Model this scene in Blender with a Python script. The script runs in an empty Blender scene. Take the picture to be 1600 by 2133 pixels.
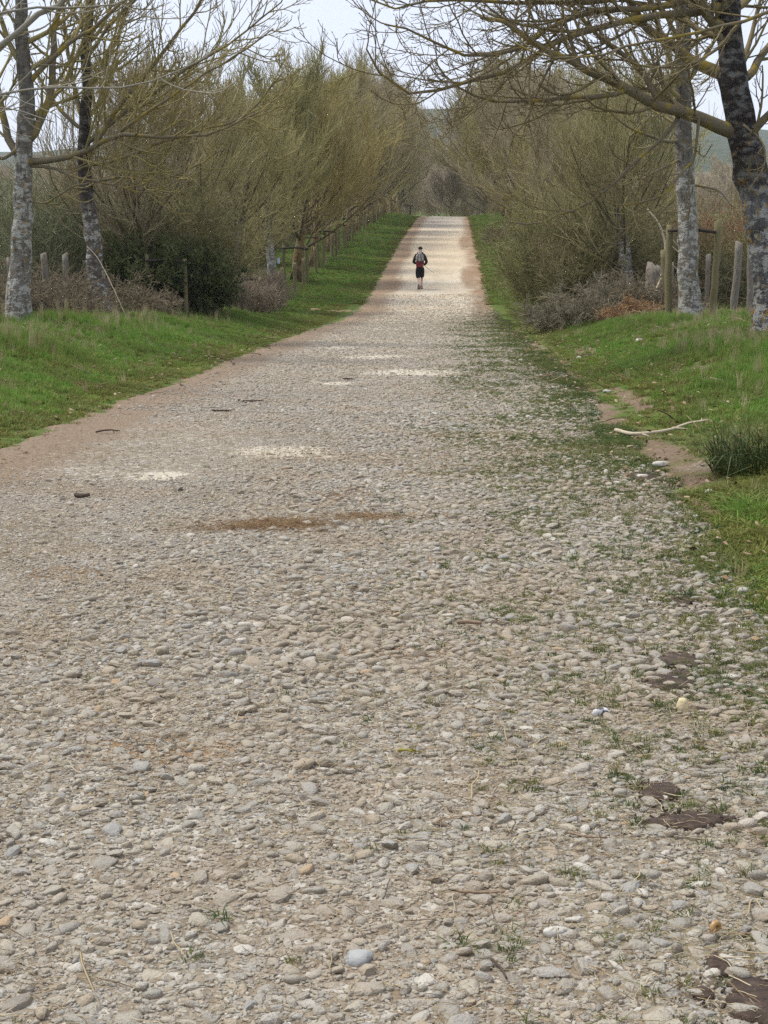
import bpy, math
import numpy as np
from mathutils import Vector

# ---------------------------------------------------------------- camera, sky, sun, exposure
scene = bpy.context.scene
COL = scene.collection
cam_data = bpy.data.cameras.new("camera")
cam_data.sensor_fit = 'VERTICAL'
cam_data.sensor_height = 36.0
cam_data.lens = 54.0
cam_data.clip_start = 0.05
cam_data.clip_end = 6000
camera = bpy.data.objects.new("camera", cam_data)
COL.objects.link(camera)
camera.location = (0, 0, 1.5)
camera.rotation_euler = (math.radians(90 - 8.89), 0, math.radians(2.618))
scene.camera = camera

SUN_EL, SUN_AZ = math.radians(62), math.radians(-75)     # azimuth from +Y towards +X
world = bpy.data.worlds.new("World")
scene.world = world
world.use_nodes = True
wn, wl = world.node_tree.nodes, world.node_tree.links
wn.clear()
w_out = wn.new("ShaderNodeOutputWorld")
w_bg = wn.new("ShaderNodeBackground")
w_bg.inputs["Strength"].default_value = 0.1
w_sky = wn.new("ShaderNodeTexSky")
w_sky.sky_type = 'NISHITA'
w_sky.sun_disc = False
w_sky.sun_elevation = SUN_EL
w_sky.sun_rotation = SUN_AZ
w_sky.air_density = 1.0
w_sky.dust_density = 2.0
# thin overcast: an even pale cloud deck over the blue sky, with soft structure
w_tc = wn.new("ShaderNodeTexCoord")
w_no = wn.new("ShaderNodeTexNoise")
w_no.inputs["Scale"].default_value = 2.2
w_no.inputs["Detail"].default_value = 5
w_cl = wn.new("ShaderNodeMix")
w_cl.data_type = 'RGBA'
w_cl.inputs[6].default_value = (4.85, 5.3, 6.6, 1)
w_cl.inputs[7].default_value = (6.1, 6.4, 7.4, 1)
w_mix = wn.new("ShaderNodeMix")
w_mix.data_type = 'RGBA'
w_mix.inputs[0].default_value = 0.86
wl.new(w_tc.outputs["Generated"], w_no.inputs["Vector"])
wl.new(w_no.outputs["Fac"], w_cl.inputs[0])
wl.new(w_sky.outputs[0], w_mix.inputs[6])
wl.new(w_cl.outputs[2], w_mix.inputs[7])
wl.new(w_mix.outputs[2], w_bg.inputs["Color"])
wl.new(w_bg.outputs[0], w_out.inputs[0])

sun_data = bpy.data.lights.new("sun", 'SUN')
sun_data.energy = 2.2
sun_data.angle = math.radians(18)
sun_data.color = (1.0, 0.96, 0.9)
sun = bpy.data.objects.new("sun", sun_data)
COL.objects.link(sun)
sd = Vector((math.sin(SUN_AZ) * math.cos(SUN_EL), math.cos(SUN_AZ) * math.cos(SUN_EL), math.sin(SUN_EL)))
sun.rotation_euler = sd.to_track_quat('Z', 'Y').to_euler()

scene.view_settings.view_transform = 'Standard'
scene.view_settings.look = 'None'
scene.view_settings.exposure = 0.80
scene.view_settings.gamma = 1.0
scene.view_settings.use_curve_mapping = False
scene.render.engine = 'CYCLES'
scene.cycles.max_bounces = 6
scene.cycles.diffuse_bounces = 3
scene.cycles.glossy_bounces = 1
scene.cycles.transmission_bounces = 2
scene.cycles.volume_bounces = 1
scene.cycles.use_denoising = False

# ---------------------------------------------------------------- helpers: maths and meshes
def norm(v):
    return v / np.maximum(np.linalg.norm(v, axis=-1, keepdims=True), 1e-9)

def sstep(x, a, b):
    t = np.clip((np.asarray(x, float) - a) / (b - a), 0, 1)
    return t * t * (3 - 2 * t)

def _hash(ix, iy, seed):
    h = (ix * 374761393 + iy * 668265263 + seed * 974711) & 0xffffffff
    h = ((h ^ (h >> 13)) * 1274126177) & 0xffffffff
    return ((h ^ (h >> 16)) & 0xffffff) / float(0xffffff)

def vnoise(x, y, seed=0):
    x = np.asarray(x, float); y = np.asarray(y, float)
    ix = np.floor(x).astype(np.int64); iy = np.floor(y).astype(np.int64)
    fx = x - ix; fy = y - iy
    fx = fx * fx * (3 - 2 * fx); fy = fy * fy * (3 - 2 * fy)
    a = _hash(ix, iy, seed); b = _hash(ix + 1, iy, seed)
    c = _hash(ix, iy + 1, seed); d = _hash(ix + 1, iy + 1, seed)
    return (a * (1 - fx) + b * fx) * (1 - fy) + (c * (1 - fx) + d * fx) * fy

def fnoise(x, y, seed=0, octs=3):
    s, amp, tot = 0, 1.0, 0
    for k in range(octs):
        s = s + amp * vnoise(x * 2 ** k, y * 2 ** k, seed + 17 * k); tot += amp; amp *= .5
    return s / tot

def mesh_data(name, V, faces, mat=None, smooth=True):
    """faces: list of int arrays (n,3) or (n,4)."""
    me = bpy.data.meshes.new(name)
    V = np.ascontiguousarray(V, np.float32)
    faces = [np.asarray(f, np.int32) for f in faces if len(f)]
    me.vertices.add(len(V)); me.vertices.foreach_set("co", V.ravel())
    nl = sum(f.size for f in faces); nf = sum(len(f) for f in faces)
    me.loops.add(nl); me.polygons.add(nf)
    me.loops.foreach_set("vertex_index", np.concatenate([f.ravel() for f in faces]))
    sizes = np.concatenate([np.full(len(f), f.shape[1], np.int32) for f in faces])
    me.polygons.foreach_set("loop_start", np.concatenate([[0], np.cumsum(sizes)[:-1]]).astype(np.int32))
    me.polygons.foreach_set("use_smooth", np.full(nf, smooth, bool))
    me.update(calc_edges=True)
    if mat: me.materials.append(mat)
    return me

def link_obj(name, data, parent=None, loc=None):
    o = bpy.data.objects.new(name, data)
    COL.objects.link(o)
    if parent: o.parent = parent
    if loc is not None: o.location = loc
    return o

def tag(o, label=None, category=None, group=None, kind=None):
    if label: o["label"] = label
    if category: o["category"] = category
    if group: o["group"] = group
    if kind: o["kind"] = kind
    return o

def root_empty(name, loc, label, category, group=None, rz=0.0):
    o = bpy.data.objects.new(name, None)
    o.empty_display_size = .2
    COL.objects.link(o)
    o.location = loc; o.rotation_euler = (0, 0, rz)
    return tag(o, label, category, group)

class Build:
    """collects vertex/face arrays, links them as one mesh"""
    def __init__(self): self.V = []; self.F = []; self.n = 0
    def add(self, V, F):
        self.V.append(np.asarray(V, float)); 
        for f in F: self.F.append(np.asarray(f) + self.n)
        self.n += len(V); return self
    def tubes(self, P, R, K=4, cap=False, seed=0):
        P = np.asarray(P, float); R = np.asarray(R, float)
        N, S, _ = P.shape
        T = np.empty_like(P)
        T[:, 1:-1] = P[:, 2:] - P[:, :-2]; T[:, 0] = P[:, 1] - P[:, 0]; T[:, -1] = P[:, -1] - P[:, -2]
        T = norm(T)
        ref = np.random.default_rng(seed).normal(size=(N, 3))
        t0 = T.mean(1); ref = norm(ref - (ref * norm(t0)).sum(-1, keepdims=True) * norm(t0))
        U = norm(np.cross(T, ref[:, None, :])); W = np.cross(T, U)
        a = np.arange(K) * 2 * np.pi / K
        V = P[:, :, None, :] + R[:, :, None, None] * (U[:, :, None, :] * np.cos(a)[None, None, :, None] + W[:, :, None, :] * np.sin(a)[None, None, :, None])
        n, s, k = np.meshgrid(np.arange(N), np.arange(S - 1), np.arange(K), indexing='ij')
        i0 = (n * S + s) * K + k; i1 = (n * S + s) * K + (k + 1) % K
        Q = np.stack([i0, i1, i1 + K, i0 + K], -1).reshape(-1, 4)
        F = [Q]
        if cap and K >= 3:
            base = np.arange(N)[:, None] * S * K
            for k in range(1, K - 1):
                F.append(np.concatenate([base + (S - 1) * K, base + (S - 1) * K + k, base + (S - 1) * K + k + 1], 1))
                F.append(np.concatenate([base, base + k + 1, base + k], 1))
        return self.add(V.reshape(-1, 3), F)
    def tube(self, pts, rad, K=8, cap=True, seed=0):
        pts = np.asarray(pts, float)[None]; rad = np.broadcast_to(np.asarray(rad, float), (pts.shape[1],))[None]
        return self.tubes(pts, rad, K, cap, seed)
    def blobs(self, C_, D, L, R):
        """elongated octahedra (buds): centres, directions, half length, radius"""
        D = norm(D); N = len(C_)
        ref = norm(np.cross(D, np.array([.3, .5, .81]))); w = np.cross(D, ref)
        V = np.stack([C_ - D * L, C_ + ref * R, C_ + w * R, C_ - ref * R, C_ - w * R, C_ + D * L], 1).reshape(-1, 3)
        f = np.array([[0, 2, 1], [0, 3, 2], [0, 4, 3], [0, 1, 4], [5, 1, 2], [5, 2, 3], [5, 3, 4], [5, 4, 1]])
        return self.add(V, [(np.arange(N)[:, None, None] * 6 + f[None]).reshape(-1, 3)])
    def box(self, c, s, rot=None):
        v = np.array([[x, y, z] for x in (-.5, .5) for y in (-.5, .5) for z in (-.5, .5)]) * np.asarray(s)
        if rot is not None: v = v @ np.asarray(rot).T
        return self.add(v + np.asarray(c), [np.array([[0, 1, 3, 2], [4, 6, 7, 5], [0, 4, 5, 1], [2, 3, 7, 6], [0, 2, 6, 4], [1, 5, 7, 3]])])
    def data(self, name, mat, smooth=True):
        return mesh_data(name, np.concatenate(self.V), self.F, mat, smooth)
    def obj(self, name, mat, parent=None, loc=None, smooth=True):
        return link_obj(name, self.data(name, mat, smooth), parent, loc)

def smooth_path(pts, n):
    """Catmull-Rom through pts, n samples, by arc length"""
    p = np.asarray(pts, float); p = np.concatenate([[2 * p[0] - p[1]], p, [2 * p[-1] - p[-2]]])
    out = []
    for i in range(1, len(p) - 2):
        for t in np.linspace(0, 1, 12, endpoint=False):
            out.append(.5 * (2 * p[i] + (p[i + 1] - p[i - 1]) * t + (2 * p[i - 1] - 5 * p[i] + 4 * p[i + 1] - p[i + 2]) * t * t + (3 * p[i] - p[i - 1] - 3 * p[i + 1] + p[i + 2]) * t ** 3))
    out.append(p[-2]); out = np.array(out)
    s = np.concatenate([[0], np.cumsum(np.linalg.norm(np.diff(out, axis=0), axis=1))])
    u = np.linspace(0, s[-1], n)
    return np.stack([np.interp(u, s, out[:, k]) for k in range(3)], 1)

# ---------------------------------------------------------------- helpers: materials
class Mat:
    def __init__(self, name, rough=.9, spec=.2):
        self.m = bpy.data.materials.new(name); self.m.use_nodes = True
        self.t = self.m.node_tree; self.t.nodes.clear()
        self.out = self.t.nodes.new("ShaderNodeOutputMaterial")
        self.b = self.t.nodes.new("ShaderNodeBsdfPrincipled")
        self.b.inputs["Roughness"].default_value = rough
        self.b.inputs["Specular IOR Level"].default_value = spec
        self.t.links.new(self.b.outputs[0], self.out.inputs[0])
        self._pos = None; self._obj = None
    def put(self, sock, v):
        if v is None: return
        if hasattr(v, "is_output"): self.t.links.new(v, sock)
        elif isinstance(v, tuple) and len(v) == 3 and sock.type == 'RGBA': sock.default_value = (*v, 1)
        else: sock.default_value = v
    def pos(self):
        if self._pos is None: self._pos = self.t.nodes.new("ShaderNodeNewGeometry").outputs["Position"]
        return self._pos
    def objco(self):
        if self._obj is None: self._obj = self.t.nodes.new("ShaderNodeTexCoord").outputs["Object"]
        return self._obj
    def info(self, what):
        return self.t.nodes.new("ShaderNodeObjectInfo").outputs[what]
    def xyz(self, v):
        n = self.t.nodes.new("ShaderNodeSeparateXYZ"); self.put(n.inputs[0], v); return n.outputs
    def vmul(self, v, s):
        n = self.t.nodes.new("ShaderNodeVectorMath"); n.operation = 'MULTIPLY'
        self.put(n.inputs[0], v); n.inputs[1].default_value = s; return n.outputs[0]
    def vadd(self, v, w):
        n = self.t.nodes.new("ShaderNodeVectorMath"); n.operation = 'ADD'
        self.put(n.inputs[0], v); self.put(n.inputs[1], w); return n.outputs[0]
    def math(self, op, a, b=None, c=None, clamp=False):
        n = self.t.nodes.new("ShaderNodeMath"); n.operation = op; n.use_clamp = clamp
        for s, v in zip(n.inputs, (a, b, c)): self.put(s, v)
        return n.outputs[0]
    def noise(self, scale, detail=3, rough=.55, vec=None, out="Fac", dist=0.0):
        n = self.t.nodes.new("ShaderNodeTexNoise")
        self.put(n.inputs["Vector"], self.pos() if vec is None else vec)
        n.inputs["Scale"].default_value = scale; n.inputs["Detail"].default_value = detail
        n.inputs["Roughness"].default_value = rough; n.inputs["Distortion"].default_value = dist
        return n.outputs[out]
    def voro(self, scale, out="Distance", vec=None, feature='F1', rnd=1.0):
        n = self.t.nodes.new("ShaderNodeTexVoronoi"); n.feature = feature
        self.put(n.inputs["Vector"], self.pos() if vec is None else vec)
        n.inputs["Scale"].default_value = scale; n.inputs["Randomness"].default_value = rnd
        return n.outputs[out]
    def ss(self, x, a, b, lo=0.0, hi=1.0):
        n = self.t.nodes.new("ShaderNodeMapRange"); n.interpolation_type = 'SMOOTHSTEP'
        self.put(n.inputs[0], x); 
        for i, v in ((1, a), (2, b), (3, lo), (4, hi)): self.put(n.inputs[i], v)
        return n.outputs[0]
    def mix(self, f, a, b, mode='MIX'):
        n = self.t.nodes.new("ShaderNodeMix"); n.data_type = 'RGBA'; n.blend_type = mode
        self.put(n.inputs[0], f); self.put(n.inputs[6], a); self.put(n.inputs[7], b); return n.outputs[2]
    def ramp(self, f, stops, interp='LINEAR'):
        n = self.t.nodes.new("ShaderNodeValToRGB"); cr = n.color_ramp; cr.interpolation = interp
        while len(cr.elements) > 1: cr.elements.remove(cr.elements[-1])
        cr.elements[0].position = stops[0][0]; cr.elements[0].color = (*stops[0][1], 1)
        for p, c in stops[1:]:
            e = cr.elements.new(p); e.color = (*c, 1)
        self.put(n.inputs[0], f); return n.outputs[0]
    def color(self, c): self.put(self.b.inputs["Base Color"], c); return self
    def bump(self, h, dist=.01, strength=1.0, prev=None):
        n = self.t.nodes.new("ShaderNodeBump"); n.inputs["Distance"].default_value = dist
        n.inputs["Strength"].default_value = strength
        self.put(n.inputs["Height"], h)
        if prev is not None: self.put(n.inputs["Normal"], prev)
        self.put(self.b.inputs["Normal"], n.outputs[0]); return n.outputs[0]

def flat_mat(name, c, rough=.8, var=.25, scale=20, spec=.2):
    m = Mat(name, rough, spec)
    n = m.noise(scale, 4, .6, m.objco())
    m.color(m.mix(n, tuple(x * (1 - var) for x in c), tuple(min(1, x * (1 + var)) for x in c)))
    m.bump(n, .004, .5)
    return m.m

# ---------------------------------------------------------------- the lie of the land
_kd = np.array([-60, 0, 40, 47, 54, 57, 64, 73.6, 98, 140, 150, 158, 168, 185, 205, 260, 400, 600, 900, 1300, 1600, 2000, 2600, 4000.])
_kz = np.array([0, 0, 0, -.015, .06, .2, .76, 1.62, 3.5, 6.32, 6.72, 6.86, 6.8, 6.4, 6.3, 9, 25, 40, 76, 128, 140, 130, 120, 60.])
_td = np.arange(-60, 4000, .5); _tz = np.interp(_td, _kd, _kz)
_k = np.exp(-.5 * (np.arange(-12, 13) * .5 / 1.8) ** 2); _k /= _k.sum()
_tz = np.convolve(np.pad(_tz, 12, mode='edge'), _k, mode='valid')

def ground_z(x, y):
    x = np.asarray(x, float); y = np.asarray(y, float)
    z = np.interp(y, _td, _tz)
    near = 1 - sstep(y, 40, 56)
    far_l = sstep(y, 44, 60) * (1 - sstep(y, 170, 240))
    z = z + (.58 * near + .12 * far_l) * sstep(-x, 3.85, 7.6)
    z = z + (.55 * near + .15 * far_l) * sstep(x, 1.5, 4.9)
    verge = np.maximum(sstep(-x, 3.7, 4.6), sstep(x, 1.2, 2.2))
    lim = 1 - sstep(y, 160, 260)
    z = z + lim * (verge * (.16 * (fnoise(x * .8, y * .55, 3, 3) - .5) + .05 * (fnoise(x * 4, y * 4, 5, 2) - .5))
                   + .05 * (fnoise(x * .55, y * .4, 11, 2) - .5) + .022 * (fnoise(x * 2.3, y * 1.8, 21, 3) - .5))
    hill = sstep(y, 500, 1300)
    z = z + hill * (45 * (fnoise(x / 420 + 7.3, y / 600, 31, 3) - .5)) - hill * 26 * sstep(x, 20, 420) + (-1) * hill * 30 * sstep(-x, 60, 400)
    return z

def road_drop(x, y):
    """ragged road edges: 0 inside, 1 beyond"""
    w = .30 * (fnoise(y * .9, x * .2, 41, 4) - .5) * 2
    f = sstep(y, 46, 62)
    return np.maximum(sstep(-x + w, 3.72 - .38 * f, 3.98 - .38 * f), sstep(x + 1.3 * w, 1.45 - .42 * f, 1.85 - .42 * f))

# ---------------------------------------------------------------- earth material (road, verge and fields share it so that they meet without a seam)
def earth_material(name):
    m = Mat(name, .95, .1)
    p = m.pos(); x, y, z = m.xyz(p)
    nA = m.noise(.55, 4, .6); nB = m.noise(1.7, 4, .6); nC = m.noise(6.5, 4, .6); nD = m.noise(28, 4, .65); nE = m.noise(120, 3, .6)
    stretch = m.vmul(p, (1.0, .35, 1.0)); nS = m.noise(1.2, 4, .6, stretch)
    far = m.ss(m.math('ADD', y, m.math('MULTIPLY', m.math('SUBTRACT', nA, .5), 22)), 27, 60)
    # gravel and chalk dust of the road
    grav = m.ramp(nC, [(.30, (.215, .175, .12)), (.5, (.31, .265, .195)), (.72, (.40, .355, .275))])
    grav = m.mix(m.ss(nA, .44, .64, 0, .8), grav, (.285, .215, .14))
    grav = m.mix(m.ss(nD, .35, .7, .0, .55), m.mix(.45, grav, (.17, .125, .08)), grav)
    cell = m.voro(27, "Color", feature='F1'); cx = m.xyz(cell)[0]
    cellb = m.voro(62, "Color", feature='F1'); cbx = m.xyz(cellb)[1]
    grav = m.mix(m.ss(cx, .45, .95, 0, .75), grav, (.50, .47, .40))
    grav = m.mix(m.ss(cbx, .72, .95, 0, .7), grav, (.20, .165, .12))
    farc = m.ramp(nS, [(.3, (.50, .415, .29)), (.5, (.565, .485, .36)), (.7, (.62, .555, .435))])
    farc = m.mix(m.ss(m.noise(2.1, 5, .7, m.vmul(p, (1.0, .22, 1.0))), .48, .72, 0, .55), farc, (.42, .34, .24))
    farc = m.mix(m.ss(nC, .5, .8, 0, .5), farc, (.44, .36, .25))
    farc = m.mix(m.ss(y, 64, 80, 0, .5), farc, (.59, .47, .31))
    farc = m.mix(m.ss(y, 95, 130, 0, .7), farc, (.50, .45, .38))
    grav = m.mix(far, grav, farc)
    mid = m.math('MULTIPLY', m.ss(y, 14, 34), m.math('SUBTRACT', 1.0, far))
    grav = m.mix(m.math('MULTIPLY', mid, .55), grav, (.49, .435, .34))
    # pale chalk pans and rusty needle drifts lying in the wheel tracks
    def patch(cx_, cy_, rx, ry, col_, amt, c0):
        dx = m.math('DIVIDE', m.math('SUBTRACT', x, cx_), rx); dy = m.math('DIVIDE', m.math('SUBTRACT', y, cy_), ry)
        r = m.math('SQRT', m.math('ADD', m.math('MULTIPLY', dx, dx), m.math('MULTIPLY', dy, dy)))
        r = m.math('ADD', r, m.math('MULTIPLY', m.math('SUBTRACT', nC, .5), 2.2))
        return m.mix(m.ss(r, 1.0, .55, 0, amt), c0, col_)
    chalk = (.60, .54, .42)
    for a in ((-1.35, 12.6, .55, .55), (-2.15, 11.1, .22, .28), (-1.4, 27.2, .65, .8), (-.6, 23.0, .85, .85), (-1.6, 20.8, .36, .45), (-2.3, 30.5, .5, .7), (-.9, 62, 1.1, .6), (-.6, 59.5, 1.3, .5), (-.7, 67.5, 1.0, .5)):
        grav = patch(*a, chalk, .68, grav)
    for a in ((-1.03, 8.95, .42, .26), (-.5, 9.3, .5, .2), (-.75, 10.2, .25, .4), (-1.9, 7.4, .25, .2), (-.9, 4.6, .25, .2), (-.2, 5.9, .3, .2)):
        grav = patch(*a, (.25, .15, .07), .85, grav)
    for a in ((-2.95, 54.6, .95, 3.2), (.9, 51.5, .5, 2.2), (-2.6, 66, .5, 4), (.55, 70, .4, 6), (-2.7, 84, .45, 6), (.55, 95, .45, 9)):
        grav = patch(*a, (.27, .18, .11), .8, grav)
    for a in MUDS:
        grav = patch(a[0], a[1], a[2] * 2.2, a[3] * 2.0, (.085, .058, .042), .7, grav)
    # bare brown soil along both edges
    warp = m.math('ADD', m.math('MULTIPLY', m.math('SUBTRACT', nB, .5), .9), m.math('MULTIPLY', m.math('SUBTRACT', nC, .5), .35))
    xw = m.math('ADD', x, warp)
    soil = m.ramp(nD, [(.3, (.12, .08, .052)), (.55, (.20, .14, .092)), (.75, (.31, .235, .165))])
    soil = m.mix(m.math('MULTIPLY', far, .6), soil, (.36, .235, .14))
    farx = m.math('MULTIPLY', far, .5)
    left_soil = m.ss(m.math('SUBTRACT', xw, farx), -2.75, -3.35)
    right_soil = m.math('MULTIPLY', m.ss(m.math('ADD', xw, farx), .75, 1.5), m.ss(nA, .34, .52, .55, 1))
    c = m.mix(m.math('MULTIPLY', left_soil, .88), grav, m.mix(.35, soil, (.30, .22, .145)))
    c = m.mix(right_soil, c, soil)
    # soil and moss between the stones on the worn side
    moss = m.math('MULTIPLY', m.math('MULTIPLY', m.ss(x, -.3, .9), m.ss(nB, .46, .66)), m.math('SUBTRACT', 1.0, far))
    c = m.mix(m.math('MULTIPLY', moss, .7), c, m.mix(nD, (.10, .10, .035), (.19, .16, .075)))
    # turf
    turf = m.ramp(m.noise(2.4, 5, .7), [(.3, (.06, .10, .02)), (.5, (.105, .15, .033)), (.7, (.17, .175, .055))])
    turf = m.mix(m.ss(nE, .3, .8, 0, .6), turf, (.045, .06, .016))
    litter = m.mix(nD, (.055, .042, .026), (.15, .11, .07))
    litter_shade = m.math('MULTIPLY', m.math('MAXIMUM', m.ss(xw, -6.3, -7.3), m.ss(xw, 4.2, 5.2)), m.ss(nB, .36, .56, .35, 1))  # brown litter below the tree rows, its dark colour also painting in their shade
    turf = m.mix(m.math('MULTIPLY', litter_shade, m.ss(y, 170, 150)), turf, litter)
    field = m.ramp(m.noise(.03, 4, .6), [(.35, (.09, .15, .035)), (.6, (.12, .17, .05)), (.72, (.2, .19, .09))])
    turf = m.mix(m.math('MAXIMUM', m.ss(x, -9.5, -12.5), m.math('MAXIMUM', m.ss(x, 8, 11), m.ss(y, 160, 190))), turf, field)
    turf = m.mix(m.ss(y, 280, 330), turf, m.ramp(m.noise(.012, 3, .5), [(.4, (.11, .15, .05)), (.52, (.33, .27, .15)), (.6, (.10, .09, .05))]))
    wood = m.ramp(m.noise(.05, 5, .75), [(.3, (.02, .035, .018)), (.55, (.05, .062, .035)), (.75, (.10, .092, .065))])
    turf = m.mix(m.ss(m.math('ADD', y, m.math('MULTIPLY', m.noise(.006, 3, .5), 500)), 700, 780), turf, wood)
    g = m.math('MAXIMUM', m.ss(m.math('SUBTRACT', xw, farx), -3.65, -4.1), m.ss(m.math('ADD', m.math('ADD', xw, farx), m.ss(y, 10.5, 7.0, 0, .45)), 1.4, 2.15))
    # worn bare tracks in the right verge
    def track(cx_, cy_, rx, ry, g0):
        dx = m.math('DIVIDE', m.math('SUBTRACT', x, cx_), rx); dy = m.math('DIVIDE', m.math('SUBTRACT', y, cy_), ry)
        r = m.math('SQRT', m.math('ADD', m.math('MULTIPLY', dx, dx), m.math('MULTIPLY', dy, dy)))
        r = m.math('ADD', r, m.math('MULTIPLY', m.math('SUBTRACT', nC, .5), 2.4))
        return m.math('MULTIPLY', g0, m.ss(r, .3, 1.15))
    for a in BARE: g = track(*a, g)
    g = m.math('MAXIMUM', g, m.ss(y, 150, 175))
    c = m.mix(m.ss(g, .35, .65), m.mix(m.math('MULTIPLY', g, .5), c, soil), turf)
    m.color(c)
    h1 = m.math('ADD', m.math('MULTIPLY', nD, .5), m.math('MULTIPLY', nE, .35))
    h = m.math('ADD', h1, m.math('MULTIPLY', m.voro(40, "Distance"), -.9))
    m.bump(h, .022, .8)
    return m.m

MUDS = [(.60, 4.28, .055, .075), (.66, 4.06, .105, .065), (.67, 2.98, .13, .12), (.80, 5.57, .075, .12), (.87, 5.85, .09, .13), (1.04, 6.95, .11, .17), (1.42, 11.2, .13, .3)]
PANS = [(-1.35, 12.6, .55, .55), (-2.15, 11.1, .22, .28), (-1.4, 27.2, .65, .8), (-.6, 23.0, .85, .85), (-1.6, 20.8, .36, .45), (-2.3, 30.5, .5, .7), (-1.03, 8.95, .42, .26), (-.5, 9.3, .5, .2)]
BARE = [(2.38, 28.2, .28, 2.6), (2.05, 17.9, .17, 2.2), (1.66, 12.0, .36, 1.9), (1.45, 9.6, .25, 1.1), (3.3, 20.1, .45, .9), (-4.6, 55, 1.2, .8)]
MAT_EARTH = earth_material("earth")

# ---------------------------------------------------------------- ground sheet and road
def grid_mesh(name, xs, ys, zf, mat):
    X, Y = np.meshgrid(xs, ys); Z = zf(X, Y)
    V = np.stack([X, Y, Z], -1).reshape(-1, 3)
    nx, ny = len(xs), len(ys)
    i = (np.arange(ny - 1)[:, None] * nx + np.arange(nx - 1)[None]).ravel()
    return mesh_data(name, V, [np.stack([i, i + 1, i + nx + 1, i + nx], 1)], mat)

gx = np.concatenate([-np.geomspace(12, 850, 40)[::-1], np.arange(-11.8, 9.5, .17), np.geomspace(9.6, 850, 40)])
gy = np.concatenate([np.arange(-30, 1, 2.5), np.arange(1, 60, .22), np.arange(60, 175, .7), np.geomspace(175, 1750, 80)])
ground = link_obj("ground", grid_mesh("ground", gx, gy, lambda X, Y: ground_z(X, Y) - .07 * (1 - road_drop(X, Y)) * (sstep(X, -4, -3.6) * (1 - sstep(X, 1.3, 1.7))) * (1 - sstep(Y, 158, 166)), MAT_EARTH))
tag(ground, "grassy verges and fields on both sides of the gravel road", kind="structure")

def road_z(x, y): return ground_z(x, y) + .015 - .075 * road_drop(x, y)
rx = np.arange(-4.2, 2.05, .085)
ry = np.concatenate([np.arange(-3, 1.2, .25), np.arange(1.2, 10, .07), np.geomspace(10, 164, 400)])
road = link_obj("road", grid_mesh("road", rx, ry, road_z, MAT_EARTH))
tag(road, "straight pale gravel road climbing to a crest between two rows of bare trees", kind="structure")
# ---------------------------------------------------------------- scattering (uncountable stuff only)
def scatter(name, P, rot, scl, idx, sources, label, parent=None):
    me = bpy.data.meshes.new(name)
    me.vertices.add(len(P)); me.vertices.foreach_set("co", np.ascontiguousarray(P, np.float32).ravel())
    for nm, arr in (("turn", rot), ("size", scl)):
        a = me.attributes.new(nm, 'FLOAT_VECTOR', 'POINT'); a.data.foreach_set("vector", np.ascontiguousarray(arr, np.float32).ravel())
    a = me.attributes.new("pick", 'INT', 'POINT'); a.data.foreach_set("value", np.ascontiguousarray(idx, np.int32))
    o = link_obj(name, me, parent)
    cl = bpy.data.collections.new(name + "_shapes")
    for s in sources: cl.objects.link(s)
    ng = bpy.data.node_groups.new(name + "_scatter", 'GeometryNodeTree')
    ng.interface.new_socket("Geometry", in_out='INPUT', socket_type='NodeSocketGeometry')
    ng.interface.new_socket("Geometry", in_out='OUTPUT', socket_type='NodeSocketGeometry')
    N = ng.nodes.new; L = ng.links.new
    gi, go, ip, ci = N("NodeGroupInput"), N("NodeGroupOutput"), N("GeometryNodeInstanceOnPoints"), N("GeometryNodeCollectionInfo")
    ci.inputs["Collection"].default_value = cl
    ci.inputs["Separate Children"].default_value = True; ci.inputs["Reset Children"].default_value = True
    def attr(nm, dt):
        n = N("GeometryNodeInputNamedAttribute"); n.data_type = dt; n.inputs["Name"].default_value = nm; return n.outputs[0]
    e2r = N("FunctionNodeEulerToRotation")
    L(attr("turn", 'FLOAT_VECTOR'), e2r.inputs[0])
    L(gi.outputs[0], ip.inputs["Points"]); L(ci.outputs[0], ip.inputs["Instance"])
    ip.inputs["Pick Instance"].default_value = True
    L(attr("pick", 'INT'), ip.inputs["Instance Index"]); L(e2r.outputs[0], ip.inputs["Rotation"]); L(attr("size", 'FLOAT_VECTOR'), ip.inputs["Scale"])
    L(ip.outputs[0], go.inputs[0])
    o.modifiers.new("scatter", 'NODES').node_group = ng
    return tag(o, label, kind="stuff")

def source(name, me): return bpy.data.objects.new(name, me)

# ---------------------------------------------------------------- road stones
def ico(sub):
    import bmesh
    bm = bmesh.new(); bmesh.ops.create_icosphere(bm, subdivisions=sub, radius=1)
    V = np.array([v.co[:] for v in bm.verts]); F = np.array([[v.index for v in f.verts] for f in bm.faces]); bm.free()
    return V, F
ICO1, ICO2 = ico(1), ico(2)

def stone_shape(name, seed, base, mat, flat=(.42, .62), smooth=True):
    r = np.random.default_rng(seed); V, F = base; V = V.copy()
    for k in range(r.integers(9, 14)):                       # knock flats off the lump
        n = norm(r.normal(size=3) * np.array([1, 1, .55])); h = r.uniform(.52, .88)
        dd = V @ n; V = V - np.maximum(dd - h, 0)[:, None] * n
    V = V + norm(V) * .035 * r.normal(size=(len(V), 1)); V[:, 2] = np.minimum(V[:, 2], r.uniform(.66, .9))
    V = V * np.array([1.0, r.uniform(.62, .95), r.uniform(*flat)])
    return mesh_data(name, V, [F], mat, smooth)

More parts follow.
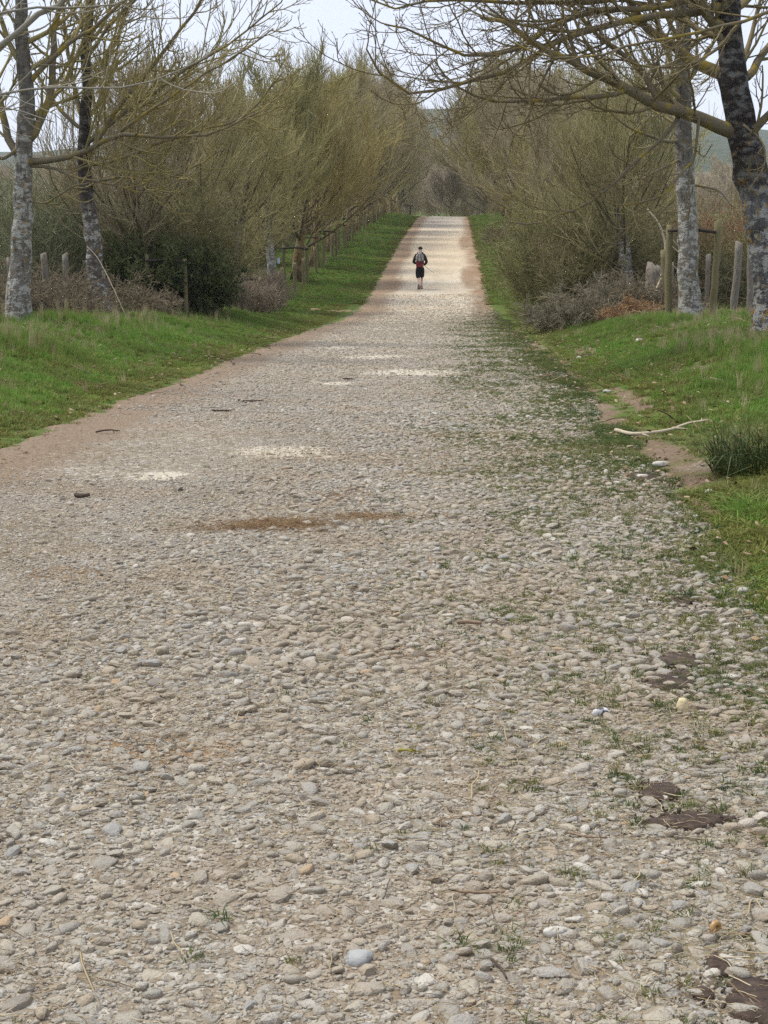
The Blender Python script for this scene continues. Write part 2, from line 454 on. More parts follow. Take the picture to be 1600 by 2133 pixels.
def stone_material(name):
    m = Mat(name, .88, .25)
    rnd = m.info("Random")
    base = m.ramp(rnd, [(0, (.275, .26, .22)), (.16, (.33, .305, .245)), (.34, (.38, .34, .26)), (.52, (.32, .295, .245)), (.66, (.30, .292, .262)),
                        (.75, (.40, .375, .315)), (.86, (.35, .29, .205)), (.925, (.21, .19, .16)), (.955, (.52, .49, .42)), (.992, (.40, .28, .16))], 'CONSTANT')
    n = m.noise(38, 5, .7); n2 = m.noise(150, 3, .6); n3 = m.noise(1.1, 4, .6)
    c = m.mix(m.ss(n, .3, .75, 0, .55), base, m.mix(.5, base, (.45, .39, .29)))
    c = m.mix(m.ss(n3, .46, .62, 0, .6), c, (.345, .275, .19))
    c = m.mix(m.ss(n2, .55, .8, 0, .4), c, (.55, .51, .43))
    c = m.mix(m.ss(n2, .45, .2, 0, .5), c, (.14, .12, .095))
    oz = m.xyz(m.objco())[2]
    c = m.mix(m.ss(m.math('ADD', oz, m.math('MULTIPLY', m.math('SUBTRACT', n, .5), 1.1)), .42, .02, 0, .8), c, (.265, .215, .15))
    m.color(c)
    m.bump(m.math('ADD', n, m.math('MULTIPLY', n2, .7)), .009, 1.0)
    return m.m
MAT_STONE = stone_material("road_stone")

rng = np.random.default_rng(4)
def in_view(x, y, margin=.7):
    """roughly the ground the camera sees, and a step to either side"""
    lo = (-948 - 40) / 3200 * y - margin; hi = (1640 - 948) / 3200 * y + margin
    return (x > lo) & (x < hi)

def pan_mask(x, y):
    g = np.ones_like(x)
    for (cx, cy, a, b) in PANS:
        rr = np.sqrt(((x - cx) / a) ** 2 + ((y - cy) / b) ** 2) + (fnoise(x * 6, y * 6, 71, 2) - .5) * 1.0
        g = np.minimum(g, .3 + .7 * sstep(rr, .6, 1.1))
    return g
def throw_stones():
    N = 420000
    y = 2.3 + (17.5 - 2.3) * rng.random(N) ** 1.15
    x = rng.uniform(-3.75, 2.0, N)
    k = in_view(x, y) & (rng.random(N) < 1 - sstep(-x, 2.8, 3.5) * .8) & (rng.random(N) < 1 - sstep(x, 1.1, 1.9) * .9)
    x, y = x[k], y[k]
    dens = fnoise(x * .9, y * .8, 61, 3)
    big = fnoise(x * .35 + 3, y * .3, 67, 2)
    r = np.exp(rng.normal(math.log(.0132), .48, len(x))) * (.78 + .55 * sstep(big, .35, .65)) * (1 - .36 * sstep(-x, .3, 2.2))
    r = np.clip(r * (1.2 - .5 * sstep(y, 2.8, 7.5)), .005, .042)
    k = rng.random(len(x)) < (.4 + .7 * sstep(dens, .3, .55)) * (1 - .6 * sstep(-x + .8 * (fnoise(x * .8, y * .5, 73, 2) - .5), 1.0, 2.3)) * pan_mask(x, y)
    x, y, r = x[k], y[k], r[k]
    o = np.argsort(-r); x, y, r = x[o], y[o], r[o]
    cell = .05; grid = {}; keep = []
    xs, ys, rs = x.tolist(), y.tolist(), r.tolist()
    for i in range(len(xs)):
        a, b, c = xs[i], ys[i], rs[i]; ca, cb = int(a // cell), int(b // cell); ok = True
        for p in (ca - 1, ca, ca + 1):
            for q in (cb - 1, cb, cb + 1):
                for (u, v, w) in grid.get((p, q), ()):
                    if (u - a) ** 2 + (v - b) ** 2 < (.76 * (w + c)) ** 2: ok = False; break
                if not ok: break
            if not ok: break
        if ok: grid.setdefault((ca, cb), []).append((a, b, c)); keep.append(i)
    return x[keep], y[keep], r[keep]
sx, sy, sr = throw_stones()
n_st = len(sx)
s_rot = np.stack([rng.normal(0, .16, n_st), rng.normal(0, .16, n_st), rng.uniform(0, 6.28, n_st)], 1)
s_scl = sr[:, None] * np.stack([rng.uniform(.95, 1.3, n_st), rng.uniform(.85, 1.1, n_st), rng.uniform(.6, .92, n_st) * (1 - .25 * sstep(sy, 4, 9))], 1)
s_z = road_z(sx, sy) - sr * rng.uniform(-.04, .30, n_st)
show = sr / np.sqrt(sy ** 2 + 2.2)
lo = (0 - 948) / 3200 * sy; hi = (1600 - 948) / 3200 * sy
inside = (sx > lo + .02) & (sx < hi - .02) & (sy > 2.9)
near = np.argsort(-np.where(inside, show, 0))[:300]
stone_meshes = [stone_shape("stone", 100 + i, ICO2, MAT_STONE, (.40, .66), i % 3 == 0) for i in range(18)]
for j, i in enumerate(near):                                 # the 300 that show largest: one object each
    o = link_obj("stone", stone_meshes[int(rng.integers(18))], road)
    o.location = (sx[i], sy[i], s_z[i]); o.rotation_euler = tuple(s_rot[i]); o.scale = tuple(s_scl[i])
rest = np.ones(n_st, bool); rest[near] = False
# farther stones, thinned with distance
N = 90000
fy = 16.5 + (62 - 16.5) * rng.random(N) ** 1.5; fx = rng.uniform(-3.6, 1.8, N)
k = in_view(fx, fy) & (rng.random(N) < 1 - sstep(-fx, 2.6, 3.4) * .75); fx, fy = fx[k], fy[k]
k = rng.random(len(fx)) < pan_mask(fx, fy); fx, fy = fx[k], fy[k]
fr = np.clip(np.exp(rng.normal(math.log(.0145), .36, len(fx))), .01, .05)
# fine grit between them, close to the camera
N = 210000
py_ = 2.3 + 8.5 * rng.random(N) ** 1.4; px_ = rng.uniform(-3.5, 1.7, N)
k = in_view(px_, py_, .4); px_, py_ = px_[k], py_[k]
pr = rng.uniform(.003, .0095, len(px_))
ax = np.concatenate([sx[rest], fx, px_]); ay = np.concatenate([sy[rest], fy, py_])
ar = np.concatenate([sr[rest], fr, pr]); nA_ = len(ax)
a_rot = np.stack([rng.normal(0, .2, nA_), rng.normal(0, .2, nA_), rng.uniform(0, 6.28, nA_)], 1)
a_scl = ar[:, None] * np.stack([rng.uniform(.95, 1.35, nA_), rng.uniform(.8, 1.1, nA_), rng.uniform(.75, 1.2, nA_)], 1)
a_z = road_z(ax, ay) + ar * rng.uniform(-.15, .15, nA_)
scatter("gravel", np.stack([ax, ay, a_z], 1), a_rot, a_scl, rng.integers(0, 18, nA_),
        [source(f"pebble_{i:02d}", stone_meshes[i]) for i in range(18)], "smaller grey and beige stones bedded in the road surface", road)

# dry straw, rootlets and twig bits lying between the stones
MAT_STRAW = Mat("straw", .9, .1)
MAT_STRAW.color(MAT_STRAW.ramp(MAT_STRAW.info("Random"), [(0, (.36, .28, .16)), (.4, (.46, .38, .24)), (.7, (.24, .16, .09)), (.88, (.11, .075, .05))], 'CONSTANT'))
MAT_STRAW = MAT_STRAW.m
straws = []
for i in range(6):
    b = Build(); r = np.random.default_rng(300 + i)
    pts = np.stack([np.linspace(-.5, .5, 6), np.cumsum(r.normal(0, .05, 6)), np.abs(np.cumsum(r.normal(0, .03, 6)))], 1)
    b.tube(pts, .022, 3, False); straws.append(source(f"straw_{i}", b.data("straw", MAT_STRAW)))
N = 60000
y = 2.4 + 12 * rng.random(N) ** 1.35; x = rng.uniform(-3.6, 2.0, N)
k = in_view(x, y, .4) & (rng.random(N) < sstep(fnoise(x * 1.3, y * 1.3, 81, 3), .36, .62) * .9 + .08); x, y = x[k], y[k]
L_ = np.exp(rng.normal(math.log(.03), .5, len(x)))
scatter("debris", np.stack([x, y, road_z(x, y) + .007 + rng.uniform(0, .008, len(x))], 1), np.stack([rng.normal(0, .15, len(x)), rng.normal(0, .2, len(x)), rng.uniform(0, 6.28, len(x))], 1),
        np.stack([L_, L_, np.full(len(x), .04)], 1), rng.integers(0, 6, len(x)), straws, "dry straw and bits of twig lying between the road stones", road)

# drifts of fallen brown needles and stalks lying in the shallow hollows of the wheel tracks
MAT_NEEDLE = Mat("brown_needles", .9, .1)
MAT_NEEDLE.color(MAT_NEEDLE.ramp(MAT_NEEDLE.info("Random"), [(0, (.25, .16, .085)), (.4, (.20, .125, .07)), (.75, (.33, .235, .13))], 'CONSTANT')); MAT_NEEDLE = MAT_NEEDLE.m
needle_src = []
for i, s_ in enumerate(straws[:3]):
    me = s_.data.copy(); me.materials.clear(); me.materials.append(MAT_NEEDLE); needle_src.append(source(f"needle_{i}", me))
nx_, ny_ = [], []
for (cx, cy, a, b, n) in ((-1.03, 8.9, .27, .17, 1250), (-.55, 9.2, .3, .12, 260), (-1.4, 8.75, .2, .12, 130), (-.75, 10.1, .2, .3, 120)):
    nx_.append(cx + a * rng.normal(0, .55, n)); ny_.append(cy + b * rng.normal(0, .55, n))
nx_, ny_ = np.concatenate(nx_), np.concatenate(ny_); Ln = np.exp(rng.normal(math.log(.045), .35, len(nx_)))
scatter("needle_drift", np.stack([nx_, ny_, road_z(nx_, ny_) + rng.uniform(.006, .017, len(nx_))], 1), np.stack([rng.normal(0, .2, len(nx_)), rng.normal(0, .2, len(nx_)), rng.uniform(0, 6.28, len(nx_))], 1),
        np.stack([Ln, Ln * .9, np.full(len(nx_), .06)], 1), rng.integers(0, 3, len(nx_)), needle_src, "rusty brown drifts of dry needles in the road's wheel tracks", road)

# ---------------------------------------------------------------- grass
def grass_material(name, stops, tip):
    m = Mat(name, .75, .15)
    c = m.ramp(m.info("Random"), stops)
    z = m.xyz(m.objco())[2]
    n = m.noise(.9, 4, .65)
    c = m.mix(m.ss(n, .38, .62, 0, .65), c, (.165, .165, .05))
    c = m.mix(m.ss(z, .35, 1.05, 0, .55), c, tip)
    m.color(c)
    tr = m.t.nodes.new("ShaderNodeBsdfTranslucent"); m.put(tr.inputs[0], c)
    mx = m.t.nodes.new("ShaderNodeMixShader"); mx.inputs[0].default_value = .3
    m.t.links.new(m.b.outputs[0], mx.inputs[1]); m.t.links.new(tr.outputs[0], mx.inputs[2]); m.t.links.new(mx.outputs[0], m.out.inputs[0])
    return m.m
MAT_GRASS = grass_material("grass_blades", [(0, (.10, .215, .03)), (.4, (.155, .30, .046)), (.7, (.215, .34, .065)), (.93, (.27, .31, .085)), (1, (.31, .28, .11))], (.25, .36, .085))
MAT_MOSSY = grass_material("mossy_grass", [(0, (.13, .16, .03)), (.5, (.19, .20, .045)), (1, (.25, .22, .07))], (.24, .25, .07))
MAT_DRY = grass_material("dry_grass", [(0, (.42, .34, .19)), (.5, (.50, .42, .25)), (1, (.34, .27, .13))], (.55, .47, .3))
MAT_TUFT = grass_material("road_tuft", [(0, (.035, .075, .018)), (.5, (.06, .11, .025)), (.8, (.12, .14, .035)), (1, (.22, .2, .07))], (.13, .17, .05))

def blades(n, seed, mat, name, spread=1.0, lean=.5, w=.055, h=(.5, 1.1), curve=.35):
    r = np.random.default_rng(seed)
    a = r.uniform(0, 6.28, n); rad = spread * np.sqrt(r.random(n)) * .6
    b = np.stack([rad * np.cos(a), rad * np.sin(a), np.full(n, -.05)], 1)
    ld = a + r.normal(0, .9, n); H = r.uniform(*h, n); ln = np.abs(r.normal(0, lean, n))
    dr = np.stack([np.cos(ld), np.sin(ld), np.zeros(n)], 1)
    side = np.stack([-np.sin(ld + r.normal(0, .6, n)), np.cos(ld), np.zeros(n)], 1) * w
    up = np.array([0, 0, 1.0])
    p1 = b + up * (H * .55)[:, None] + dr * (ln * H * .35)[:, None]
    p2 = b + up * (H * (1 - .25 * ln))[:, None] + dr * (ln * H * (.8 + curve))[:, None]
    V = np.stack([b - side, b + side, p1 + side * .8, p1 - side * .8, p2], 1).reshape(-1, 3)
    i = np.arange(n)[:, None] * 5
    return mesh_data(name, V, [i + np.array([[0, 1, 2, 3]]), i + np.array([[3, 2, 4]])], mat, False)

turf_src = [source(f"turf_{i}", blades(26, 400 + i, MAT_GRASS, "turf", 1.0, .55, .05)) for i in range(7)]
turf_src += [source(f"turf_{i}", blades(14, 400 + i, MAT_DRY, "dry_turf", .7, .35, .03, (.7, 1.3))) for i in (7, 8)]
turf_src.append(source("turf_9", blades(24, 409, MAT_MOSSY, "mossy_turf", 1.1, .7, .06)))
def bare_mask(x, y):
    g = np.ones_like(x)
    for (cx, cy, a, b) in BARE:
        rr = np.sqrt(((x - cx) / a) ** 2 + ((y - cy) / b) ** 2) + (fnoise(x * 5, y * 5, 91, 2) - .5) * 1.0
        g = np.minimum(g, sstep(rr, .65, 1.15))
    return g
def turf_points(N, xr, yr, pw, edge):
    y = yr[0] + (yr[1] - yr[0]) * rng.random(N) ** pw; x = rng.uniform(*xr, N)
    k = in_view(x, y, 1.0) & (rng.random(N) < bare_mask(x, y) + .16) & (rng.random(N) < 1 - .55 * np.maximum(sstep(-x, 6.4, 7.4), sstep(x, 4.3, 5.3)))
    x, y = x[k], y[k]
    w = .45 * (fnoise(y * 1.0, x * .7, 93, 3) - .5) * 2
    d = edge(x + w * .6)
    k = rng.random(len(x)) < sstep(d, -.12, .3)
    return x[k], y[k], d[k]
xl, yl, dl = turf_points(60000, (-11, -3.4), (9.5, 60), 1.25, lambda x: -x - 3.82)
xr_, yr_, dr_ = turf_points(62000, (1.2, 9.5), (5.0, 60), 1.25, lambda x: x - 1.75)
xn_, yn_, dn_ = turf_points(9000, (1.0, 3.2), (5.0, 10.5), 1.0, lambda x: x - 1.3)
xf, yf, df = turf_points(26000, (-10, -3.3), (58, 158), 1.3, lambda x: -x - 3.28)
xg, yg, dg = turf_points(22000, (1.1, 8), (58, 158), 1.3, lambda x: x - 1.0)
x = np.concatenate([xl, xr_, xf, xg, xn_]); y = np.concatenate([yl, yr_, yf, yg, yn_]); d = np.concatenate([dl, dr_, df, dg, dn_])
tall = fnoise(x * .6, y * .45, 95, 3)
H = (.035 + .05 * sstep(d, 0, .8) + .13 * sstep(d, .6, 2.4) * sstep(tall, .42, .66)) * rng.uniform(.7, 1.35, len(x)) * (1 + .5 * sstep(y, 50, 90))
wd = (.065 + .03 * rng.random(len(x))) * (1 + .9 * sstep(y, 40, 90))
pick = rng.integers(0, 7, len(x))
dry = (rng.random(len(x)) < .008 + .06 * sstep(-x, 5.2, 6.6) * (1 - sstep(y, 40, 55)) + .16 * sstep(x, 2.8, 4.2) * (1 - sstep(y, 40, 55)) * sstep(fnoise(x * .8, y * .5, 97, 2), .45, .6))
pick = np.where(dry, rng.integers(7, 9, len(x)), pick)
H = np.where(dry, H * 1.8, H)
mossy = (~dry) & (rng.random(len(x)) < .75 * (1 - sstep(d, .15, 1.1)) + .5 * sstep(fnoise(x * .9, y * .6, 99, 3), .55, .68))
pick = np.where(mossy, 9, pick)
scatter("grass", np.stack([x, y, ground_z(x, y) - .005], 1), np.stack([rng.normal(0, .12, len(x)), rng.normal(0, .12, len(x)), rng.uniform(0, 6.28, len(x))], 1),
        np.stack([wd, wd, H], 1), pick, turf_src, "green grass on the verges with paler dry stems")

# tufts rooted between the stones of the worn right side
tuft_src = [source(f"tuft_{i}", blades(26, 500 + i, MAT_TUFT, "tuft", 1.1, 1.0, .05, (.4, 1.15))) for i in range(6)]
N = 130000
y = 2.6 + 58 * rng.random(N) ** 1.5; x = -2.4 + 4.6 * rng.random(N) ** .5
dens = .46 * (.22 + sstep(fnoise(x * 1.9, y * 1.5, 101, 4), .38, .72)) * (sstep(x, -.75, .95) * 1.0 + .01) * (1 + .5 * sstep(y, 8, 16)) + .05 * sstep(x, -.2, .9)
dens = dens * (.22 + .78 * sstep(y, 3.2, 6.5)) * (1 - sstep(y, 38, 60))
k = in_view(x, y, .5) & (rng.random(N) < dens) ; x, y = x[k], y[k]
sz = rng.uniform(.012, .03, len(x)) * (1 + .7 * sstep(x, .8, 1.8))
scatter("weeds", np.stack([x, y, road_z(x, y) + .004], 1), np.stack([rng.normal(0, .2, len(x)), rng.normal(0, .2, len(x)), rng.uniform(0, 6.28, len(x))], 1),
        np.stack([sz * 1.25, sz * 1.25, sz * rng.uniform(.55, 1.0, len(x))], 1), rng.integers(0, 6, len(x)), tuft_src, "small grass tufts growing between the stones of the road", road)

MAT_SEDGE = Mat("sedge", .75, .15); _r = MAT_SEDGE.noise(60, 2, .5, MAT_SEDGE.vmul(MAT_SEDGE.objco(), (1, 1, .05)))
MAT_SEDGE.color(MAT_SEDGE.ramp(_r, [(.3, (.03, .055, .016)), (.5, (.055, .085, .025)), (.6, (.10, .11, .04)), (.7, (.26, .20, .10))])); MAT_SEDGE = MAT_SEDGE.m
# the dark sedge tussock on the right verge
b_ = blades(620, 610, MAT_SEDGE, "tussock", 1.25, 1.1, .010, (.35, 1.15), .7)
t_ = link_obj("grass_tussock", b_, None, (2.2, 11.2, float(ground_z(2.2, 11.2)) - .01)); t_.scale = (.42, .42, .42)
tag(t_, "big dark green tussock of arching sedge at the right verge edge", "grass tussock")
t2_ = link_obj("grass_tussock", blades(260, 611, MAT_GRASS, "tussock", 1.2, 1.0, .016, (.3, 1.0), .6), None, (1.85, 9.3, float(ground_z(1.85, 9.3)) - .01)); t2_.scale = (.26, .26, .22)
tag(t2_, "lower bright green grass clump in front of the dark sedge tussock", "grass clump")

# ---------------------------------------------------------------- loose things on the road and verge
def lump(name, seed, x, y, r, mat, label, cat, sc=(1, 1, 1), rz=0, group=None, sub=ICO2, up=.25, flat=(.5, .75)):
    o = link_obj(name, stone_shape(name, seed, sub, mat, flat), None, (x, y, float(road_z(x, y) if -3.8 < x < 1.5 else ground_z(x, y)) + r * up * sc[2]))
    o.scale = (r * sc[0], r * sc[1], r * sc[2]); o.rotation_euler = (0, 0, rz)
    return tag(o, label, cat, group)
def speckle(name, a, b_, scale, lo_, hi_, extra=None):
    m = Mat(name, .85, .3); n = m.noise(scale, 4, .6)
    c = m.mix(m.ss(n, lo_, hi_), a, b_)
    m.color(c); m.bump(m.noise(scale * 2, 4, .6), .005, .6); return m.m
MAT_WHITE = speckle("white_limestone", (.52, .49, .43), (.36, .32, .26), 40, .45, .7)
MAT_FLINT = speckle("black_and_white_flint", (.56, .55, .53), (.07, .07, .075), 34, .46, .54)
MAT_OCHRE = speckle("ochre_stone", (.62, .52, .30), (.40, .33, .20), 40, .4, .65)
MAT_BLACK = speckle("dark_stone", (.05, .052, .055), (.10, .095, .09), 60, .4, .7)
MAT_BLUE = speckle("blue_grey_stone", (.29, .295, .28), (.35, .345, .32), 50, .3, .7)
lump("stone", 701, .51, 5.07, .036, MAT_FLINT, "white stone with black flint spots among the right side road stones", "stone", (1.1, .9, 1.1), .3)
lump("stone", 702, .79, 5.15, .036, MAT_OCHRE, "yellowish cream stone standing up beside the speckled flint", "stone", (.8, .9, 1.6), 1.1, flat=(.6, .7))
lump("stone", 703, .235, 3.31, .030, MAT_WHITE, "bright white stone low on the right of the road foreground", "stone", (1.25, .8, .9), .2)
lump("stone", 704, -.2, 3.17, .044, MAT_BLUE, "largest smooth blue grey stone in the road foreground", "stone", (1.05, .85, .8), .5, up=.05)
lump("stone", 705, 3.21, 27.1, .10, MAT_WHITE, "white stone alone on the right grass bank", "stone", (1, .8, .9), .4)
lump("stone", 706, 3.32, 20.1, .12, MAT_WHITE, "pale rubble stone on the bare patch of the right bank", "stone", (1.4, .8, .6), .1)
lump("stone", 707, 1.61, 11.9, .065, MAT_WHITE, "flat cream stone on the brown bare soil by the right verge", "stone", (1.3, .8, .7), .1)
lump("stone", 708, 1.70, 10.2, .055, MAT_WHITE, "white stone in the grass just before the sedge tussock", "stone", (1, .8, .9), .9)
lump("stone", 709, 2.1, 26.3, .07, MAT_WHITE, "small white stone at the end of the farther bare track", "stone", (1, .8, .9), .2)
lump("stone", 710, 1.9, 19.2, .06, MAT_WHITE, "small pale stone at the head of the nearer bare track", "stone", (1.3, .8, .9), .2)
lump("stone", 711, 3.62, 19.0, .07, MAT_WHITE, "cream stone to the right of the pale rubble stone", "stone", (1.3, .8, .9), .2)
lump("stone", 712, -1.86, 10.3, .026, MAT_BLACK, "lone black pebble near the middle of the road left half", "pebble", (1.1, .9, 1.1), .2)
lump("stone", 713, -1.92, 9.4, .017, MAT_BLACK, "tiny black pebble just before the lone black pebble", "pebble", (1.2, .9, .9), .2)
lump("stone", 714, -1.70, 7.65, .017, MAT_BLACK, "black angular chip on the left half of the road foreground", "pebble", (1.4, .9, 1.0), .1)
lump("stone", 715, 1.36, 11.1, .05, MAT_WHITE, "cream stone at the left edge of the brown bare soil", "stone", (1.2, .8, .8), .1)

def stick(pts, r0, r1, mat, label, name="fallen_stick", cat="stick", K=6, twigs=0, seed=0):
    p = smooth_path(pts, 14); b = Build(); r = np.random.default_rng(seed)
    p = p + r.normal(0, .12 * r0, p.shape)
    b.tube(p, np.linspace(r0, r1, 14), K)
    for t in range(twigs):
        i = r.integers(3, 13); dd = norm(p[min(i + 1, 13)] - p[i - 1] + r.normal(0, .6, 3) * np.linalg.norm(p[min(i + 1, 13)] - p[i - 1])); l = r.uniform(2, 8) * r0
        b.tube(np.stack([p[i], p[i] + dd * l * .5 + r.normal(0, .01, 3), p[i] + dd * l + np.array([0, 0, -.01])]), [r1, r1 * .7, r1 * .4], 4)
    c = p.mean(0); 
    for k in range(len(b.V)): b.V[k] = b.V[k] - c
    return tag(b.obj(name, mat, None, tuple(c)), label, cat)
MAT_PALE = flat_mat("bleached_wood", (.46, .39, .27), .8, .3, 30)
MAT_DARKW = flat_mat("dark_wood", (.075, .055, .04), .85, .3, 30)
MAT_TWIG = flat_mat("brown_twig", (.24, .17, .11), .85, .3, 60)
def on(x, y, h=0.0):
    return (x, y, float(np.maximum(road_z(x, y), ground_z(x, y))) + h)
stick([on(1.50, 14.3, .035), on(1.62, 13.95, .035), on(1.82, 13.95, .04), on(2.0, 14.05, .05), on(2.12, 14.15, .07), on(2.32, 14.1, .06)], .021, .010, MAT_PALE, "pale barkless branch lying across the edge of the right verge", twigs=3, seed=21)
stick([on(3.05, 24.2, .04), on(3.25, 23.2, .03), on(3.4, 22.8, .03)], .025, .012, MAT_DARKW, "dark stick lying in the grass of the right bank")
stick([on(-2.50, 17.7, .018), on(-2.35, 17.6, .018), on(-2.2, 17.65, .018)], .012, .006, MAT_DARKW, "thin dark twig, the farther of two on the left of the road")
stick([on(-2.62, 16.5, .015), on(-2.5, 16.45, .02), on(-2.38, 16.55, .015)], .010, .005, MAT_DARKW, "thin dark twig, the nearer of two on the left of the road")
stick([on(-2.52, 10.05, .018), on(-2.46, 10.0, .02), on(-2.42, 10.02, .02)], .017, .012, MAT_DARKW, "short dark bark piece on the road by the left edge")
stick([on(-1.56, 21.5, .015), on(-1.48, 21.4, .03), on(-1.40, 21.5, .015)], .014, .006, MAT_DARKW, "dark bark chip beside the small chalk pan")
stick([on(.02, 6.36, .02), on(.07, 6.37, .022), on(.12, 6.36, .02)], .010, .008, MAT_TWIG, "short thick brown twig in the middle of the road")
stick([on(.31, 3.92, .012), on(.36, 3.88, .014), on(.41, 3.88, .012)], .0035, .002, MAT_TWIG, "thin reddish twig on the right foreground stones", seed=3)
stick([on(.02, 3.52, .014), on(.07, 3.515, .014), on(.13, 3.52, .014)], .004, .0025, MAT_TWIG, "thin straight red brown twig right of the middle foreground", seed=4)
stick([on(.09, 3.17, .012), on(.11, 3.12, .014), on(.12, 3.08, .012)], .0035, .0025, MAT_DARKW, "short dark twig below the middle foreground stones", seed=5)
MAT_LICHEN = flat_mat("yellow_lichen", (.26, .23, .05), .9, .35, 80)
stick([on(-.165, 4.58, .018), on(-.14, 4.57, .022), on(-.115, 4.58, .02)], .005, .003, MAT_LICHEN, "yellow lichen covered twig end in the middle of the road", twigs=3, seed=8)
stick([on(-3.35, 14.2, .02), on(-3.22, 14.15, .04), on(-3.15, 14.3, .02)], .010, .005, MAT_DARKW, "little forked twig on the brown left edge of the road", twigs=2, seed=9)

# dried cow dung and mud flattened on the right side of the road
m = Mat("dark_mud", .8, .25)
n1 = m.noise(30, 5, .7); n2 = m.noise(120, 3, .6)
m.color(m.ramp(n1, [(.3, (.032, .021, .015)), (.55, (.072, .048, .034)), (.75, (.16, .118, .082))]))
m.bump(m.math('ADD', n1, m.math('MULTIPLY', n2, .4)), .012, .9); MAT_MUD = m.m
def mud(x, y, rx_, ry_, h, seed, label, rz=0):
    h = h * 1.3
    r = np.random.default_rng(seed); nr, na = 11, 110
    a = np.linspace(0, 2 * np.pi, na, endpoint=False)
    e = 1 + .38 * np.interp(a * 7 / 6.2832, np.arange(9), np.resize(r.normal(size=7), 9)) + .22 * (fnoise(np.cos(a) * 5 + seed, np.sin(a) * 5, seed, 4) - .5) * 2 + .04 * r.normal(size=na)
    V = []
    for i in range(nr):
        t = (i + .0) / (nr - 1)
        X = x + t * e * rx_ * np.cos(a + rz); Y = y + t * e * ry_ * np.sin(a + rz)
        Z = road_z(X, Y) + .008 + h * .35 * (1 - t ** 2.0) * (.65 + .7 * fnoise(X * 30, Y * 30, seed, 2)) - .03 * (t > .93)
        V.append(np.stack([X, Y, Z], 1))
    V = np.concatenate(V); i = np.arange(nr - 1)[:, None] * na; j = np.arange(na)[None]
    q = np.stack([i + j, i + na + j, i + na + (j + 1) % na, i + (j + 1) % na], -1).reshape(-1, 4)
    c = np.array([x, y, float(road_z(x, y))])
    return tag(link_obj("mud_patch", mesh_data("mud_patch", V - c, [q], MAT_MUD), None, tuple(c)), label, "mud patch")
mud(.60, 4.28, .055, .075, .018, 1, "dark mud patch, smaller upper one of the pair right of centre")
mud(.66, 4.06, .105, .065, .02, 2, "dark mud patch, larger lower one of the pair right of centre")
mud(.67, 2.98, .13, .12, .022, 3, "largest black mud smear in the bottom corner of the road")
mud(.585, 3.14, .03, .045, .014, 4, "small black mud clod above the big corner smear")
mud(.53, 3.02, .022, .03, .012, 5, "little mud clod left of the big corner smear")
mud(.80, 5.57, .075, .12, .015, 6, "brown dung patch, lowest of the three farther up the road")
mud(.87, 5.85, .09, .13, .014, 7, "brown dung patch, middle one of the three farther up the road")
mud(1.04, 6.95, .11, .17, .014, 8, "brown dung patch, farthest of the three near the right verge")
mud(1.42, 11.2, .13, .3, .02, 9, "dark wet soil patch on the bare ground by the right verge")

# crumbs of the same mud scattered round the patches
cxs, cys, crs = [], [], []
for (mx, my, ma, mb) in MUDS:
    n = 70; a = rng.uniform(0, 6.28, n); q = rng.uniform(.55, 1.75, n)
    cxs.append(mx + ma * q * np.cos(a)); cys.append(my + mb * q * np.sin(a)); crs.append(rng.uniform(.003, .011, n) * (1 if my < 8 else 1.8) * (1.2 - .45 * q))
cxs, cys, crs = np.concatenate(cxs), np.concatenate(cys), np.maximum(np.concatenate(crs), .002)
scatter("mud_crumbs", np.stack([cxs, cys, road_z(cxs, cys) + .008], 1), rng.uniform(0, 3, (len(cxs), 3)), np.stack([crs, crs, crs * .8], 1), rng.integers(0, 3, len(cxs)),
        [source(f"crumb_{i}", stone_shape("crumb", 960 + i, ICO2, MAT_MUD, (.6, .9), False)) for i in range(3)], "crumbs of dark mud round the mud patches", road)

# dead leaves and twigs dropped on the verges
MAT_LITTER = Mat("dead_leaf", .85, .15)
MAT_LITTER.color(MAT_LITTER.ramp(MAT_LITTER.info("Random"), [(0, (.20, .125, .07)), (.3, (.27, .19, .11)), (.6, (.34, .27, .17)), (.85, (.12, .08, .05))], 'CONSTANT')); MAT_LITTER = MAT_LITTER.m
lit = []
for i in range(4):
    r = np.random.default_rng(650 + i)
    V = np.array([[-1, 0, 0], [-.3, .45, .15], [.5, .35, .1], [1, 0, .25], [.45, -.4, .2], [-.35, -.42, .1], [0, 0, .3]]) + r.normal(0, .08, (7, 3))
    lit.append(source(f"litter_{i}", mesh_data("litter", V, [np.array([[6, 0, 1], [6, 1, 2], [6, 2, 3], [6, 3, 4], [6, 4, 5], [6, 5, 0]])[:, ::-1]], MAT_LITTER, False)))
b = Build(); b.tube(np.array([[-1, 0, 0], [-.3, .06, .1], [.4, -.04, .05], [1, .1, .15]]), [.05, .045, .04, .02], 4); lit.append(source("litter_4", b.data("litter", MAT_LITTER)))
N = 4200
y = 6 + 36 * rng.random(N) ** 1.2; x = np.where(rng.random(N) < .5, rng.uniform(-9.5, -3.5, N), rng.uniform(1.2, 6, N))
k = in_view(x, y, .8); x, y = x[k], y[k]; pk_ = np.where((rng.random(len(x)) < .1) & (y > 13), 4, rng.integers(0, 4, len(x))); sz = np.where(pk_ == 4, rng.uniform(.06, .2, len(x)), rng.uniform(.02, .04, len(x)))
scatter("leaf_litter", np.stack([x, y, ground_z(x, y) + rng.uniform(.015, .06, len(x))], 1), np.stack([rng.normal(0, .4, len(x)), rng.normal(0, .3, len(x)), rng.uniform(0, 6.28, len(x))], 1),
        np.stack([sz, sz, sz], 1), pk_, lit, "dead leaves and dropped twigs in the verge grass", None)

